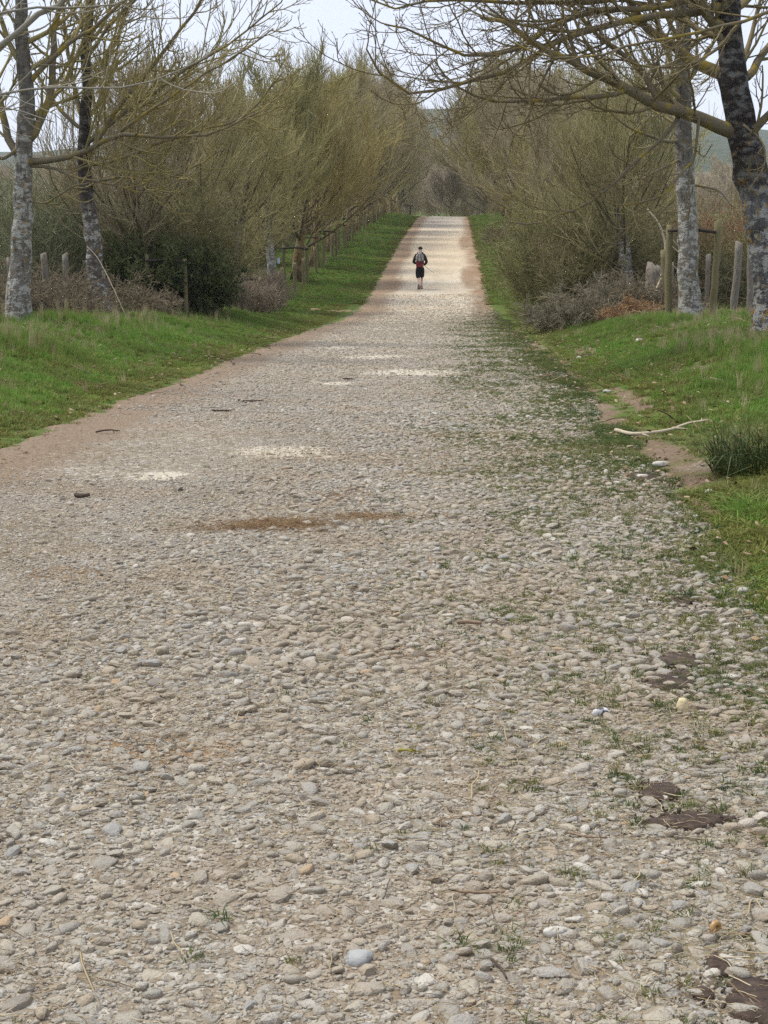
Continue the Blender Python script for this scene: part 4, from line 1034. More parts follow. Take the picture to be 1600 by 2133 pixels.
place_row(4.45, 41.0, "mottled pale trunk tree rising from the twiggy shrub behind the hanging broken branch", "bare trees behind the right shrub", 0, .5, fat=2.2, pale=True)
place_row(5.05, 46.5, "bare tree just beyond the mottled pale trunk on the right", "bare trees behind the right shrub", 1, .58, fat=2.0, pale=True)
place_row(5.0, 53.5, "bare tree beyond the twiggy right hand shrub, hiding the row behind", "bare trees behind the right shrub", 3, .6)
for y in (60, 66.5, 73, 79.5, 86, 92.5, 99, 106, 113, 120, 127, 134, 141, 148, 156, 165, 175, 186):
    place_row(4.2 + rt.normal(0, .2), y + rt.normal(0, .6), "bare olive brown tree among the right row that climbs to the crest", GR, None, .62 + .40 * min(1, (y - 60) / 70))

# the dark little tree standing alone on the crest
place_row(-.55, 166, "small dark bare tree standing alone at the top of the road", None, 0, .5, (.24, .205, .15), "small_tree")

# woods beyond the crest
wr = np.random.default_rng(88)
wood_src = []
for i, c in enumerate([(.46, .37, .27), (.42, .35, .23), (.48, .40, .30)]):
    bt, bc, bl_ = row_tree_meshes(90 + i, 10.5, 3.6, 16, .1, 7, 6, 4, .014)
    mm = flat_mat(f"far_wood_{i}", c, .95, .35, .8, .05)
    bc.materials.clear(); bc.materials.append(mm); wood_src.append(source(f"wood_{i}", bc))
nW = 420
wy = wr.uniform(182, 255, nW); wx = wr.uniform(-75, 75, nW)
kk = ~((np.abs(wx + 1) < 3) & (wy < 190)); wx, wy = wx[kk], wy[kk]; nW = len(wx)
ws = wr.uniform(.6, .95, nW) * (1 + .45 * np.exp(-((wx + 3) / 7) ** 2) * (wy > 200))
scatter("woods", np.stack([wx, wy, ground_z(wx, wy)], 1), np.stack([np.zeros(nW), np.zeros(nW), wr.uniform(0, 6.28, nW)], 1), np.stack([ws, ws, ws * wr.uniform(.75, 1.0, nW)], 1),
        wr.integers(0, 3, nW), wood_src, "grey brown winter woodland beyond the crest of the road")
# ---------------------------------------------------------------- shrubs, brambles, undergrowth
def leaf_material(name, stops, rough=.7):
    m = Mat(name, rough, .2); p = m.pos()
    n = m.noise(2.2, 4, .65); c = m.ramp(m.math('ADD', m.math('MULTIPLY', n, .6), m.math('MULTIPLY', m.noise(11, 3, .6), .4)), stops)
    m.color(c)
    tr = m.t.nodes.new("ShaderNodeBsdfTranslucent"); m.put(tr.inputs[0], c)
    mx = m.t.nodes.new("ShaderNodeMixShader"); mx.inputs[0].default_value = .25
    m.t.links.new(m.b.outputs[0], mx.inputs[1]); m.t.links.new(tr.outputs[0], mx.inputs[2]); m.t.links.new(mx.outputs[0], m.out.inputs[0])
    return m.m
LEAF_DARK = leaf_material("dark_evergreen_leaf", [(.3, (.045, .065, .02)), (.55, (.085, .11, .033)), (.75, (.14, .155, .052))])
LEAF_OLIVE = leaf_material("olive_leaf", [(.3, (.11, .125, .042)), (.55, (.165, .18, .062)), (.75, (.22, .22, .085))])
LEAF_RUST = leaf_material("rust_leaf", [(.3, (.17, .085, .04)), (.55, (.27, .135, .06)), (.75, (.34, .20, .10))])
LEAF_IVY = leaf_material("moss_leaf", [(.3, (.08, .09, .025)), (.55, (.13, .135, .04)), (.75, (.17, .16, .055))])

def leaves(tips, dirs, r, size):
    n = len(tips); d = norm(dirs + r.normal(0, .6, (n, 3)) * np.linalg.norm(dirs, axis=1, keepdims=True)); w = norm(np.cross(d, r.normal(size=(n, 3))))
    s = size * r.uniform(.6, 1.3, n)[:, None]
    V = np.stack([tips, tips + d * s * .5 + w * s * .32, tips + d * s, tips + d * s * .5 - w * s * .32], 1).reshape(-1, 3)
    return V, np.arange(n)[:, None] * 4 + np.array([[0, 1, 2, 3]])

def shrub(name, x, y, seed, label, h=2.5, w=1.5, stems=40, n2=9, n3=7, n4=0, color=(.15, .12, .07), droop=0.0, up=.1, spread=.5, leaf=None, leaf_size=.05, leaf_n=3, tw=.006, foot=.5, group=None, cat="shrub", arch=0.0, wx=1.0, wy=1.0, stem_r=.016, wander=.12, t_low=.18):
    r = np.random.default_rng(seed)
    e = root_empty(name, (x, y, float(ground_z(x, y)) - .02), label, cat, group)
    a = r.uniform(0, 6.28, stems); q = np.sqrt(r.random(stems))
    base = np.stack([np.cos(a) * q * foot * w * wx, np.sin(a) * q * foot * w * wy, np.zeros(stems)], 1)
    base[:, 2] = ground_z(base[:, 0] + x, base[:, 1] + y) - float(ground_z(x, y))
    d = np.stack([np.cos(a) * (spread * q + .1) * wx, np.sin(a) * (spread * q + .1) * wy, np.ones(stems)], 1) + r.normal(0, .15, (stems, 3))
    L = h * r.uniform(.6, 1.08, stems) * (1.1 - .25 * q)
    bc = Build(); P1, R1 = grow(base, d, L, stem_r * r.uniform(.6, 1.2, stems), 7, r, wander, up, .35, -arch)
    bs = Build(); bs.tubes(P1, R1, 4); st = link_obj("stems", bs.data("stems", MAT_TWIGS), e); st.color = (*[c * .8 for c in color], 1)
    p, dd, rd, t, ix = spawn(P1, R1, n2, r, t_low, 1.0, .75, .28)
    P2, R2 = grow(p, dd, np.clip(L[ix] * .34 * (1.15 - .5 * t) * r.uniform(.6, 1.3, len(t)), .15, .8), np.full(len(t), tw * 1.3), 4, r, .15, up - droop, .6, -arch * .6)
    bc.tubes(P2, R2, 3); last = P2; L2 = path_len(P2)
    if n3:
        p, dd, rd, t, ix = spawn(P2, R2, n3, r, .1, 1.0, .75, .3)
        P3, R3 = grow(p, dd, np.clip(L2[ix] * .55 * r.uniform(.5, 1.3, len(t)), .08, .5), np.full(len(t), tw), 2, r, .15, up - droop, .7)
        bc.tubes(P3, R3, 3); last = P3
    if n4:
        p, dd, rd, t, ix = spawn(last, np.full(last.shape[:2], tw), n4, r, .1, 1.0, .75, .3)
        P4, R4 = grow(p, dd, r.uniform(.06, .22, len(t)), np.full(len(t), tw * .9), 2, r, .15, up - droop, .7)
        bc.tubes(P4, R4, 3); last = P4
    o = link_obj("twigs", bc.data("twigs", MAT_TWIGS), e); o.color = (*color, 1)
    if leaf:
        bl = Build()
        for k in range(leaf_n):
            t = r.random(len(last))[:, None]; S = last.shape[1] - 1
            i = np.minimum((t[:, 0] * S).astype(int), S - 1); f = t * S - i[:, None]
            idx = np.arange(len(last)); pos = last[idx, i] * (1 - f) + last[idx, i + 1] * f
            V, F = leaves(pos, last[idx, i + 1] - last[idx, i], r, leaf_size); bl.add(V, [F])
        link_obj("foliage", bl.data("foliage", leaf, False), e)
    return e

# left side
shrub("broom_shrub", -10.7, 40, 1, "tall grey green broom thicket behind the two left trunks", 3.3, 1.6, 130, 9, 5, 0, (0.228, 0.249, 0.141), up=.10, spread=.32, foot=.8, tw=.0065, wander=.07)
shrub("broom_shrub", -9.4, 41.5, 2, "grey green broom thicket between the leaning tree and the dark evergreen", 3.1, 1.5, 130, 9, 5, 0, (0.206, 0.239, 0.119), up=.10, spread=.35, foot=.8, tw=.0065, wander=.07)
shrub("hawthorn_bush", -7.1, 40.5, 3, "wide olive green hawthorn spreading above the dark evergreen bush", 3.4, 1.7, 60, 12, 8, 0, (.235, .21, .095), t_low=.42, droop=.08, up=.06, spread=.75, foot=.3, leaf=LEAF_OLIVE, leaf_size=.05, leaf_n=2)
shrub("hawthorn_bush", -9.3, 47.5, 5, "olive hawthorn behind, leaning over the small stakes on the left", 3.3, 1.9, 70, 12, 8, 0, (0.202, 0.186, 0.093), droop=.06, up=.06, spread=.7, foot=.45, leaf=LEAF_OLIVE, leaf_size=.05, leaf_n=2)
shrub("evergreen_bush", -7.25, 38.4, 4, "dense almost black evergreen bush low on the left bank", 1.8, 1.0, 80, 11, 7, 0, (0.0775, 0.0775, 0.0388), up=.04, spread=.6, foot=.75, leaf=LEAF_DARK, leaf_size=.075, leaf_n=6, wx=1.05)
shrub("evergreen_bush", -6.5, 38.6, 6, "smaller dark evergreen bush beside the big one, nearer the road", 1.3, .5, 45, 10, 6, 0, (0.0775, 0.0775, 0.0388), up=.04, spread=.55, foot=.75, leaf=LEAF_DARK, leaf_size=.075, leaf_n=5)
GB = "bramble thickets"
shrub("bramble_thicket", -8.9, 31.5, 7, "purple brown bramble tangle between the two near left trunks", 1.25, 1.3, 120, 9, 5, 0, (0.173, 0.14, 0.0912), up=.0, spread=1.0, foot=1.0, arch=.22, group=GB, cat="brambles", wander=.2)
shrub("bramble_thicket", -9.6, 33.5, 8, "purple brown bramble tangle behind the grey left fence posts", 1.3, 1.4, 120, 9, 5, 0, (0.164, 0.136, 0.0868), up=.0, spread=1.0, foot=1.0, arch=.22, group=GB, cat="brambles", wander=.2)
shrub("bramble_thicket", -8.0, 35.3, 9, "low brown bramble tangle between the leaning trunk and the dark evergreen", 1.0, 1.2, 100, 9, 5, 0, (0.173, 0.142, 0.0902), up=.0, spread=1.0, foot=1.0, arch=.22, group=GB, cat="brambles", wander=.2)
shrub("bramble_thicket", -9.9, 28.6, 10, "brown bramble tangle at the left edge behind the pale trunk", 1.35, 1.3, 110, 9, 5, 0, (0.18, 0.145, 0.0922), up=.0, spread=1.0, foot=1.0, arch=.22, group=GB, cat="brambles", wander=.2)
shrub("scrub", -6.9, 50.8, 11, "dry grey brown scrub around the stakes at the end of the left bushes", 1.4, 1.2, 130, 8, 5, 0, (0.31, 0.248, 0.186), up=.08, spread=.5, foot=.95, cat="scrub", wander=.16)
shrub("scrub", -6.6, 47.6, 12, "dry twiggy scrub at the foot of the olive hawthorn on the left", 1.1, 1.1, 110, 8, 5, 0, (0.326, 0.264, 0.194), up=.08, spread=.5, foot=.95, cat="scrub", wander=.16)
shrub("scrub", -8.6, 57, 13, "low brown scrub behind the grey trunk beyond the left bushes", 1.3, 1.4, 110, 8, 4, 0, (0.279, 0.232, 0.155), up=.08, spread=.5, foot=.95, cat="scrub", wander=.16)
# right side
shrub("twiggy_shrub", 3.35, 44.0, 14, "tall twiggy brown green shrub standing close to the right road edge", 3.3, 1.2, 120, 13, 8, 0, (0.238, 0.23, 0.093), up=.08, spread=.30, foot=.85, leaf=LEAF_IVY, leaf_size=.035, leaf_n=2, wander=.12)
shrub("twiggy_shrub", 3.75, 42.3, 15, "broad twiggy brown shrub between the road edge shrub and the mottled trunk", 2.6, 1.0, 100, 12, 7, 0, (0.238, 0.213, 0.101), up=.07, spread=.42, foot=.85, leaf=LEAF_IVY, leaf_size=.035, leaf_n=2, wander=.12)
shrub("twiggy_shrub", 3.5, 50.5, 16, "twiggy olive shrub behind the road edge shrub on the right", 3.2, 1.5, 110, 12, 7, 0, (0.259, 0.255, 0.101), up=.05, spread=.6, foot=.75, wander=.14)
shrub("bramble_thicket", 3.3, 37.2, 17, "grey bramble tangle in front of the twiggy right shrubs", 1.15, 1.1, 130, 9, 5, 0, (0.216, 0.193, 0.127), up=.0, spread=.95, foot=1.0, arch=.2, group=GB, cat="brambles", wander=.2)
shrub("bramble_thicket", 4.4, 37.6, 18, "purple brown bramble tangle below the hanging broken branch", 1.1, 1.0, 120, 9, 5, 0, (0.191, 0.159, 0.105), up=.0, spread=.95, foot=1.0, arch=.2, group=GB, cat="brambles", wander=.2)
shrub("dead_bracken", 4.0, 35.6, 19, "rusty dead bracken at the foot of the broken branch", .5, .5, 50, 8, 4, 0, (0.42, 0.264, 0.139), up=.0, spread=1.1, foot=.8, arch=.22, cat="dead bracken", leaf=LEAF_RUST, leaf_size=.04, leaf_n=1)
shrub("rust_shrub", 8.7, 52, 20, "rust orange leaved shrub behind the fence right of the slender trunk", 3.4, 1.7, 80, 11, 7, 0, (0.341, 0.217, 0.124), up=.08, spread=.6, foot=.5, leaf=LEAF_RUST, leaf_size=.06, leaf_n=2)
shrub("olive_shrub", 6.9, 47, 21, "olive shrub behind the fence left of the slender trunk", 2.4, 1.6, 90, 11, 6, 0, (0.248, 0.217, 0.093), up=.05, spread=.6, foot=.6, leaf=LEAF_IVY, leaf_size=.05, leaf_n=2)
shrub("olive_shrub", 9.2, 45, 22, "olive brown shrub behind the fence between slender trunk and big tree", 2.3, 1.7, 90, 11, 6, 0, (0.264, 0.217, 0.093), up=.05, spread=.6, foot=.6, leaf=LEAF_IVY, leaf_size=.05, leaf_n=2)
shrub("olive_shrub", 8.2, 40, 23, "low dark green brown shrub behind the pale fence posts on the right", 1.6, 1.5, 90, 10, 6, 0, (0.186, 0.163, 0.0853), up=.04, spread=.6, foot=.7, leaf=LEAF_DARK, leaf_size=.05, leaf_n=2)
shrub("bramble_thicket", 3.1, 92, 24, "small brown bramble clump on the grass beside the far right road edge", 1.4, 1.1, 90, 8, 4, 0, (0.218, 0.183, 0.114), up=.0, spread=.9, foot=1.0, arch=.18, group=GB, cat="brambles", tw=.01)
GH = "hedge bushes behind the rows"
hr = np.random.default_rng(5)
hedge = []
for i, (x, y) in enumerate([(-10.5, 64), (-10.8, 74), (-10.6, 86), (-10.5, 100), (-10.5, 116), (8.2, 60), (8.4, 70), (8.2, 84), (8.2, 100), (8.3, 118), (-16, 58), (-19, 70), (13, 62), (15, 74)]):
    if i < 3:
        e = shrub("hedge_bush", x, y, 60 + i, "brown green hedge bush behind the %s row of trees on the slope" % ("left" if x < 0 else "right"), 3.6, 2.4, 90, 10, 7, 0, (0.264, 0.232, 0.116), up=.06, spread=.7, foot=.7, tw=.011, group=GH, cat="bush")
        hedge.append(e)
    else:
        s = hedge[i % 3]; c = s.copy(); COL.objects.link(c); c.location = (x, y, float(ground_z(x, y)) - .02); c.rotation_euler = (0, 0, hr.uniform(0, 6.28))
        c['label'] = "brown green hedge bush behind the %s row of trees on the slope" % ("left" if x < 0 else "right")
        for ch in s.children:
            d = ch.copy(); COL.objects.link(d); d.parent = c

# the pale broken branch hanging from the mottled tree
def broken_branch():
    def w(px_, z): return px_
    main = np.array([[5.15, 38.0, 3.35], [5.45, 38.0, 2.95], [5.62, 38.0, 2.4], [5.60, 37.9, 1.85], [5.42, 37.6, 1.25], [5.10, 37.3, .75], [4.93, 37.2, .5]])
    main[:, 0] -= .55; main[:, 2] -= .12 * (main[:, 2] - .5)
    e = root_empty("broken_branch", tuple(main[-1]), "long pale bare branch arching down to the ground in front of the mottled trunk", "branch")
    b = Build(); q = smooth_path(main, 20) - main[-1]; b.tube(q, np.linspace(.022, .034, 20), 7); b.obj("stem", MAT_PALE, e)
    r = np.random.default_rng(6)
    for i, dr in ((6, (.9, 0, -.75)), (9, (.7, .1, -.45)), (12, (.75, 0, -.35)), (4, (.6, .2, -.5)), (14, (-.4, -.1, .3))):
        p = np.array([q[i] + np.array(dr) * t + np.array([0, 0, .1 * math.sin(t * 3) - .25 * t * t]) + r.normal(0, .012, 3) for t in np.linspace(0, 1, 8)])
        b = Build(); b.tube(p, np.linspace(.015, .006, 8), 5); b.obj("side_twig", MAT_PALE, e)
broken_branch()
stick([(-9.0, 24.6, .75), (-8.62, 24.2, 1.0), (-8.35, 24.0, 1.35)], .02, .008, MAT_PALE, "pale stick poking up at the left edge of the grass bank", seed=11)
stick([(-8.8, 24.0, .9), (-8.55, 23.6, .78), (-8.32, 23.4, .5)], .018, .008, MAT_PALE, "pale stick drooping to the grass at the left edge", seed=12)
stick([on(-6.75, 31.6, .05), on(-7.1, 31.9, .7), on(-7.5, 32.4, 1.25), on(-7.8, 32.7, 1.5)], .009, .004, MAT_PALE, "thin leaning cane against the foot of the blotched trunk", seed=13)

# ---------------------------------------------------------------- fences and tree stakes
MAT_POST = Mat("weathered_post", .9, .1)
_p = MAT_POST.objco(); _g = MAT_POST.noise(14, 5, .7, MAT_POST.vmul(_p, (6, 6, .6)))
MAT_POST.color(MAT_POST.ramp(_g, [(.3, (.10, .085, .068)), (.5, (.20, .175, .14)), (.7, (.31, .28, .235))])); MAT_POST.bump(_g, .01, .9); MAT_POST = MAT_POST.m
MAT_STAKE = Mat("mossy_stake", .9, .1)
_p = MAT_STAKE.objco(); _g = MAT_STAKE.noise(14, 5, .7, MAT_STAKE.vmul(_p, (6, 6, .6))); _h = MAT_STAKE.noise(3, 3, .6, _p)
MAT_STAKE.color(MAT_STAKE.mix(_h, MAT_STAKE.ramp(_g, [(.3, (.10, .085, .035)), (.6, (.19, .165, .065))]), (.23, .20, .12))); MAT_STAKE.bump(_g, .01, .9); MAT_STAKE = MAT_STAKE.m
MAT_RAIL = flat_mat("dark_rail", (.05, .04, .033), .9, .4, 18)
MAT_WIRE = flat_mat("rusty_wire", (.13, .10, .085), .6, .2, 30)

def post_data(h, r, seed, mat, split=False):
    q = np.random.default_rng(seed); n = 9
    zz = np.linspace(-.15, h, n); P = np.stack([np.cumsum(q.normal(0, .008, n)), np.cumsum(q.normal(0, .008, n)), zz], 1)
    b = Build(); b.tube(P, r * (1 + q.normal(0, .05, n)), 9, True)
    V = np.concatenate(b.V); top = V[:, 2] > h - .02; V[top, 2] += V[top, 0] * q.uniform(-.6, .6)
    return mesh_data("post", V, b.F, mat, True)

def fence(name, pts, seed, label, hts, rads, wires=(.35, .7, 1.0), mat=None):
    e = root_empty(name, (pts[0][0], pts[0][1], float(ground_z(*pts[0]))), label, "fence")
    q = np.random.default_rng(seed); o0 = np.array([*e.location])
    for i, (x, y) in enumerate(pts):
        o = link_obj("post", post_data(hts[i], rads[i], seed + i, mat or MAT_POST), e, (x - o0[0], y - o0[1], float(ground_z(x, y)) - o0[2]))
        o.rotation_euler = (q.normal(0, .035), q.normal(0, .05), q.uniform(0, 6))
    for hgt in wires:
        P = []
        for i, (x, y) in enumerate(pts):
            P.append([x - o0[0], y - o0[1], float(ground_z(x, y)) + hgt - o0[2]])
            if i < len(pts) - 1:
                x2, y2 = pts[i + 1]; P.append([(x + x2) / 2 - o0[0], (y + y2) / 2 - o0[1], float(ground_z((x + x2) / 2, (y + y2) / 2)) + hgt - .03 - o0[2]])
        b = Build(); b.tube(np.array(P), .0035, 4); b.obj("wire", MAT_WIRE, e)
ptsL = [(-9.25, y) for y in (27.5, 29.8, 32.2, 34.8, 36.6, 38.8, 41.2, 43.6, 46, 48.4, 50.8, 53.2, 55.6)]
fence("wire_fence", ptsL, 30, "wire fence on grey weathered posts behind the left trees", [1.15, 1.2, 1.25, 1.3, 1.32] + [1.2] * 8, [.06, .06, .055, .075, .07] + [.06] * 8)
ptsR = [(6.3, y) for y in (27.6, 30.0, 33.4, 35.4, 39.2, 42.6)] + [(5.95, 45.2), (6.0, 47.6), (6.1, 50), (6.2, 52.5), (6.2, 55)]
fence("wire_fence", ptsR, 50, "wire fence on pale grey posts between and behind the right trunks", [1.3, 1.45, 1.5, 1.55, 1.4, 1.35] + [1.3] * 5, [.07, .055, .07, .085, .06, .07] + [.065] * 5)

ptsF = [(-6.35 + .12 * math.sin(i * 2.3), 52.5 + 2.9 * i + .5 * math.sin(i * 1.7)) for i in range(30)]
fence("post_fence", ptsF, 80, "long fence of weathered brown posts along the left tree row up the slope", [1.25 + .2 * math.sin(i * 3.1) for i in range(30)], [.075] * 30, (.5, .95), MAT_STAKE)
def tree_stakes(x, y, label, half=.45, h=1.6, bar=True, rz=0.0, group="stake frames round the trees", r=.07, bh=None, dy=.0, long_bar=1.0, seed=0):
    z = float(ground_z(x, y)); e = root_empty("tree_stakes", (x, y, z), label, "tree stakes", group, rz)
    for k, s in enumerate((-1, 1)):
        o = link_obj("stake", post_data(h * (1 + .04 * k), r, 200 + seed * 2 + k, MAT_STAKE), e, (s * half, dy, float(ground_z(x + s * half, y)) - z)); o.rotation_euler = (.02 * s, .015 * s, 0)
    if bar:
        b = Build(); b.tube(np.array([[-half * 1.15, dy - r, h * .93], [0, dy - r, h * .95], [half * 1.15 * long_bar, dy - r, h * .91]]), [.035, .04, .035], 6); b.obj("crossbar", MAT_RAIL, e)
tree_stakes(5.02, 33.3, "two tall mossy green stakes and a dark bar around the slender right trunk", .47, 1.95, True, 0, r=.075, seed=1)
tree_stakes(5.35, 37.6, "pair of mossy stakes left behind the slender right trunk", .35, 1.5, False, r=.07, seed=2)
tree_stakes(4.75, 45.6, "pair of stakes by the mottled trunk inside the right shrub", .55, 1.6, True, r=.06, seed=3)
tree_stakes(-7.0, 37.6, "mossy stakes with bar in front of the dark evergreen bush", .45, 1.35, True, r=.06, seed=4)
tree_stakes(-7.45, 51.7, "stakes with sloping bar around the pale trunk at the end of the left bushes", .6, 1.45, True, r=.055, seed=5)
tree_stakes(-6.75, 49.2, "lower stakes with a dark bar in the dry scrub on the left", .55, 1.1, True, r=.055, seed=6)
tree_stakes(-6.8, 65.9, "stakes with dark bar around the orange lichen trunk", .5, 1.55, True, seed=7)
tree_stakes(-6.65, 72.4, "stakes with dark bar around the blotched trunk after the orange one", .5, 1.55, True, seed=8)
for i, y in enumerate((79, 85.5, 92, 98.5)):
    tree_stakes(-6.55, y, "stakes with dark bar around a trunk farther up the left row", .5, 1.5, True, seed=9 + i)
for i, y in enumerate((59.6, 66)):
    tree_stakes(4.85, y, "stakes around a trunk in the shade of the right row", .5, 1.5, True, seed=15 + i)

# broad grey stump by the right fence
def stump():
    r = np.random.default_rng(9); na, nz = 26, 8; a = np.linspace(0, 2 * np.pi, na, endpoint=False)
    rad = .33 * (1 + .10 * np.sin(a * 5 + 1) + .05 * r.normal(size=na)); V = []
    for i, z in enumerate(np.linspace(-.1, 1.15, nz)):
        k = 1.22 - .28 * (i / (nz - 1)) ** .6
        V.append(np.stack([rad * k * np.cos(a), rad * k * np.sin(a), np.full(na, z) + (i == nz - 1) * .09 * r.normal(size=na)], 1))
    V.append(np.array([[0, 0, 1.02]])); V = np.concatenate(V)
    i = np.arange(nz - 1)[:, None] * na; j = np.arange(na)[None]
    q = np.stack([i + j, i + (j + 1) % na, i + na + (j + 1) % na, i + na + j], -1).reshape(-1, 4)
    t = np.stack([(nz - 1) * na + np.arange(na), (nz - 1) * na + (np.arange(na) + 1) % na, np.full(na, nz * na)], 1)
    o = link_obj("tree_stump", mesh_data("tree_stump", V, [q, t], MAT_POST), None, (5.05, 38.6, float(ground_z(5.05, 38.6))))
    tag(o, "broad grey tree stump among the pale fence posts on the right", "tree stump")
stump()

# blue waymark on the grey trunk, post with crossbar at the crest
b = Build(); b.box((0, 0, 0), (.10, .02, .22)); wm = b.obj("waymark_sign", flat_mat("waymark_blue", (.42, .50, .60), .6, .15, 6), None, (-6.72, 59.1, float(ground_z(-6.7, 59.1)) + 1.42), False)
tag(wm, "small pale blue waymark plate beside the grey trunk beyond the left bushes", "waymark sign")
e = root_empty("crossbar_post", (-4.6, 152, float(ground_z(-4.6, 152))), "dark post with a short crossbar at the top of the road", "post")
b = Build(); b.tube(np.array([[.2, 0, -.1], [.2, 0, 1.0]]), .07, 7); b.obj("post", MAT_RAIL, e)
b = Build(); b.box((0, 0, 1.02), (1.0, .14, .10)); b.obj("crossbar", MAT_RAIL, e)

# ---------------------------------------------------------------- the walker
def skin(name, verts, edges, radii, mat, parent=None, sub=2, root=0):
    me = bpy.data.meshes.new(name); me.from_pydata(verts, edges, []); o = link_obj(name, me, parent)
    md = o.modifiers.new("skin", 'SKIN'); md.use_smooth_shade = True
    for i, v in enumerate(me.skin_vertices[0].data):
        rr = radii[i]; v.radius = rr if isinstance(rr, tuple) else (rr, rr); v.use_root = (i == root)
    s = o.modifiers.new("smooth", 'SUBSURF'); s.levels = sub; s.render_levels = sub
    me.materials.append(mat); return o
M_SKIN = flat_mat("skin", (.62, .42, .34), .6, .08, 8); M_JACK = flat_mat("dark_jacket", (.022, .017, .017), .85, .3, 25)
M_SHORT = flat_mat("black_shorts", (.010, .010, .013), .85, .3, 25); M_BOOT = flat_mat("grey_boots", (.085, .085, .075), .8, .3, 25)
M_SOCK = flat_mat("grey_socks", (.22, .22, .21), .9, .2, 40); M_HAIR = flat_mat("dark_cap", (.03, .024, .02), .8, .3, 30)
M_PACK_G = flat_mat("grey_pack", (.34, .32, .30), .8, .2, 18); M_PACK_L = flat_mat("pale_pack_lid", (.68, .66, .66), .8, .12, 18)
M_PACK_R = flat_mat("maroon_pack", (.17, .025, .035), .8, .25, 18); M_PACK_D = flat_mat("dark_strap", (.04, .045, .045), .8, .2, 18)
px0, py0 = -1.44, 64.0; pz0 = float(ground_z(px0, py0)) + .02
person = root_empty("person", (px0, py0, pz0), "walker seen from behind in dark jacket and black shorts, far up the road", "person", None, math.radians(-3))
# joints; the walker faces +Y (away). left of picture = -x
J = dict(pelvis=(0, 0, .93), belly=(0, .02, 1.08), chest=(0, .03, 1.27), neck=(0, .06, 1.44), head=(0, .10, 1.56), crown=(0, .10, 1.68),
         sl=(-.17, .03, 1.38), el=(-.275, .0, 1.10), wl=(-.15, .22, 1.05), hl=(-.10, .28, 1.08), sr=(.17, .03, 1.38), er=(.275, .0, 1.10), wr=(.16, .22, 1.0), hr=(.11, .27, 1.0),
         tl=(-.10, 0, .90), kl=(-.07, .0, .49), al=(-.035, -.26, .15), fl=(-.03, -.18, .04), tr=(.09, .0, .90), kr=(.06, .18, .49), ar=(.04, .20, .09), fr=(.045, .35, .04))
names = list(J); ii = {n: i for i, n in enumerate(names)}
E_ = [("pelvis", "belly"), ("belly", "chest"), ("chest", "neck"), ("neck", "head"), ("head", "crown"), ("chest", "sl"), ("sl", "el"), ("el", "wl"), ("wl", "hl"), ("chest", "sr"), ("sr", "er"), ("er", "wr"), ("wr", "hr"),
      ("pelvis", "tl"), ("tl", "kl"), ("kl", "al"), ("al", "fl"), ("pelvis", "tr"), ("tr", "kr"), ("kr", "ar"), ("ar", "fr")]
rad = dict(pelvis=(.15, .11), belly=(.14, .105), chest=(.16, .115), neck=.055, head=.085, crown=.07, sl=.065, el=.045, wl=.032, hl=.04, sr=.065, er=.045, wr=.032, hr=.04,
           tl=.088, kl=.058, al=.04, fl=.035, tr=.088, kr=.058, ar=.04, fr=.035)
skin("body", [J[n] for n in names], [(ii[a], ii[b]) for a, b in E_], [rad[n] for n in names], M_SKIN, person)
def cloth(name, sub_names, edges, radii, mat, extra={}):
    d = dict(J); d.update(extra); idx = {n: i for i, n in enumerate(sub_names)}
    return skin(name, [d[n] for n in sub_names], [(idx[a], idx[b]) for a, b in edges], [radii[n] for n in sub_names], mat, person)
cloth("jacket", ["chest", "belly", "hem", "neck", "sl", "el", "wl", "sr", "er", "wr"], [("chest", "belly"), ("belly", "hem"), ("chest", "neck"), ("chest", "sl"), ("sl", "el"), ("el", "wl"), ("chest", "sr"), ("sr", "er"), ("er", "wr")],
      dict(chest=(.19, .14), belly=(.175, .13), hem=(.17, .13), neck=.07, sl=.085, el=.063, wl=.047, sr=.085, er=.063, wr=.047), M_JACK, dict(hem=(0, .01, .94)))
cloth("shorts", ["pelvis", "waist", "tl", "hemL", "tr", "hemR"], [("pelvis", "waist"), ("pelvis", "tl"), ("tl", "hemL"), ("pelvis", "tr"), ("tr", "hemR")],
      dict(pelvis=(.18, .14), waist=(.165, .13), tl=.115, hemL=.098, tr=.115, hemR=.098), M_SHORT, dict(waist=(0, .01, 1.0), hemL=(-.072, .0, .42), hemR=(.066, .16, .47)))
skin("cap", [(0, .08, 1.60), (0, .10, 1.70), (0, .10, 1.75)], [(0, 1), (1, 2)], [.10, .105, .05], M_HAIR, person)
for s, a, f, sg in (("l", "al", "fl", 1), ("r", "ar", "fr", 1)):
    A, Fv = J[a], J[f]
    skin("boot", [(A[0], A[1] - .03, .055), (A[0], A[1], .15), ((A[0] + Fv[0]) / 2, (A[1] + Fv[1]) / 2, .05), (Fv[0], Fv[1] + .06, .04)], [(0, 1), (0, 2), (2, 3)], [.052, .052, .052, .045], M_BOOT, person)
    k = J["k" + s]; t = .22; q = tuple(A[i] * (1 - t) + k[i] * t for i in range(3))
    skin("sock", [(A[0], A[1], .13), q], [(0, 1)], [.048, .05], M_SOCK, person)
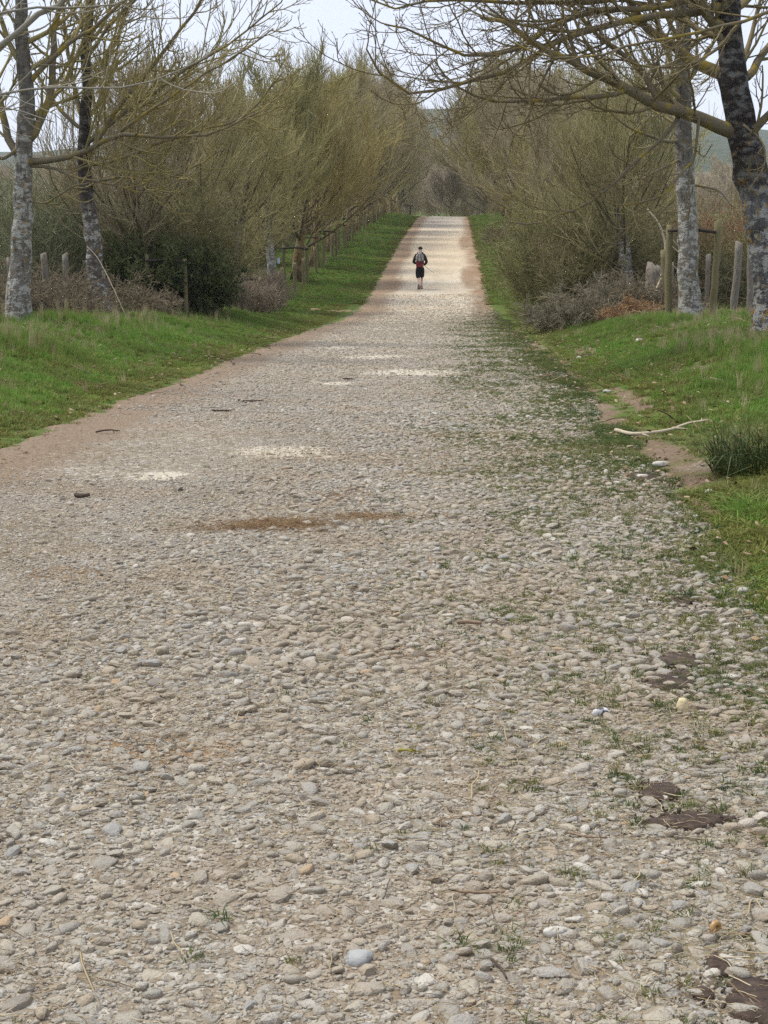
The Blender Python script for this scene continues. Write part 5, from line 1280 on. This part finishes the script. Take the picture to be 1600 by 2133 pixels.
# rucksack: its own thing, carried on the walker's back
pk = root_empty("backpack", (px0, py0, pz0), "grey and maroon rucksack with pale lid on the walker's back", "backpack", None, math.radians(-3))
skin("pack_body", [(0, -.20, 1.10), (0, -.21, 1.30), (0, -.20, 1.47)], [(0, 1), (1, 2)], [(.19, .15), (.19, .155), (.155, .12)], M_PACK_G, pk)
skin("pack_lid", [(-.06, -.215, 1.51), (.06, -.215, 1.51), (0, -.25, 1.42)], [(0, 1), (0, 2)], [(.10, .09), (.10, .09), (.09, .07)], M_PACK_L, pk)
skin("pack_bottom", [(-.08, -.22, 1.02), (0, -.24, 1.03), (.08, -.22, 1.02)], [(0, 1), (1, 2)], [(.10, .11), (.12, .12), (.10, .11)], M_PACK_R, pk, root=1)
skin("front_pocket", [(0, -.31, 1.15), (0, -.325, 1.27)], [(0, 1)], [(.10, .045), (.09, .04)], flat_mat("silver_pocket", (.37, .37, .345), .8, .15, 18), pk)
for s in (-1, 1):
    b = Build(); b.tube(smooth_path([(s * .085, -.12, 1.46), (s * .11, .02, 1.50), (s * .12, .16, 1.40), (s * .13, .17, 1.2), (s * .13, -.08, 1.05)], 14), .022, 6); b.obj("shoulder_strap", M_PACK_D, pk)
    b = Build(); b.tube(np.array([(s * .06, -.335, 1.44), (s * .07, -.345, 1.3), (s * .07, -.34, 1.1)]), .012, 5); b.obj("compression_strap", M_PACK_D, pk)
# walking pole held across the waist, tip trailing to the right
po = root_empty("walking_pole", (px0, py0, pz0), "thin grey walking pole held at the walker's waist, tip trailing right", "walking pole", None, math.radians(-3))
b = Build(); b.tube(np.array([(.04, .30, 1.08), (.20, .02, .95), (.62, -.62, .66)]), [.011, .010, .007], 6); b.obj("shaft", flat_mat("pole_grey", (.22, .21, .2), .5, .1, 20), po)
b = Build(); b.tube(np.array([(.0, .34, 1.10), (.08, .22, 1.05)]), [.018, .016], 7); b.obj("grip", M_PACK_D, po)

# ---------------------------------------------------------------- a little haze in the valley air
hz = Build(); hz.box((0, 855, 118), (1760, 1830, 270))
HAZE = hz.obj("haze", None, None, None, False)
hm = bpy.data.materials.new("haze"); hm.use_nodes = True; hm.node_tree.nodes.clear()
ho = hm.node_tree.nodes.new("ShaderNodeOutputMaterial"); hv = hm.node_tree.nodes.new("ShaderNodeVolumePrincipled")
hv.inputs["Color"].default_value = (.90, .94, .98, 1); hv.inputs["Density"].default_value = .0002; hv.inputs["Anisotropy"].default_value = .2
hm.node_tree.links.new(hv.outputs[0], ho.inputs["Volume"]); HAZE.data.materials.append(hm)
tag(HAZE, "thin pale haze over the far hills", kind="stuff")
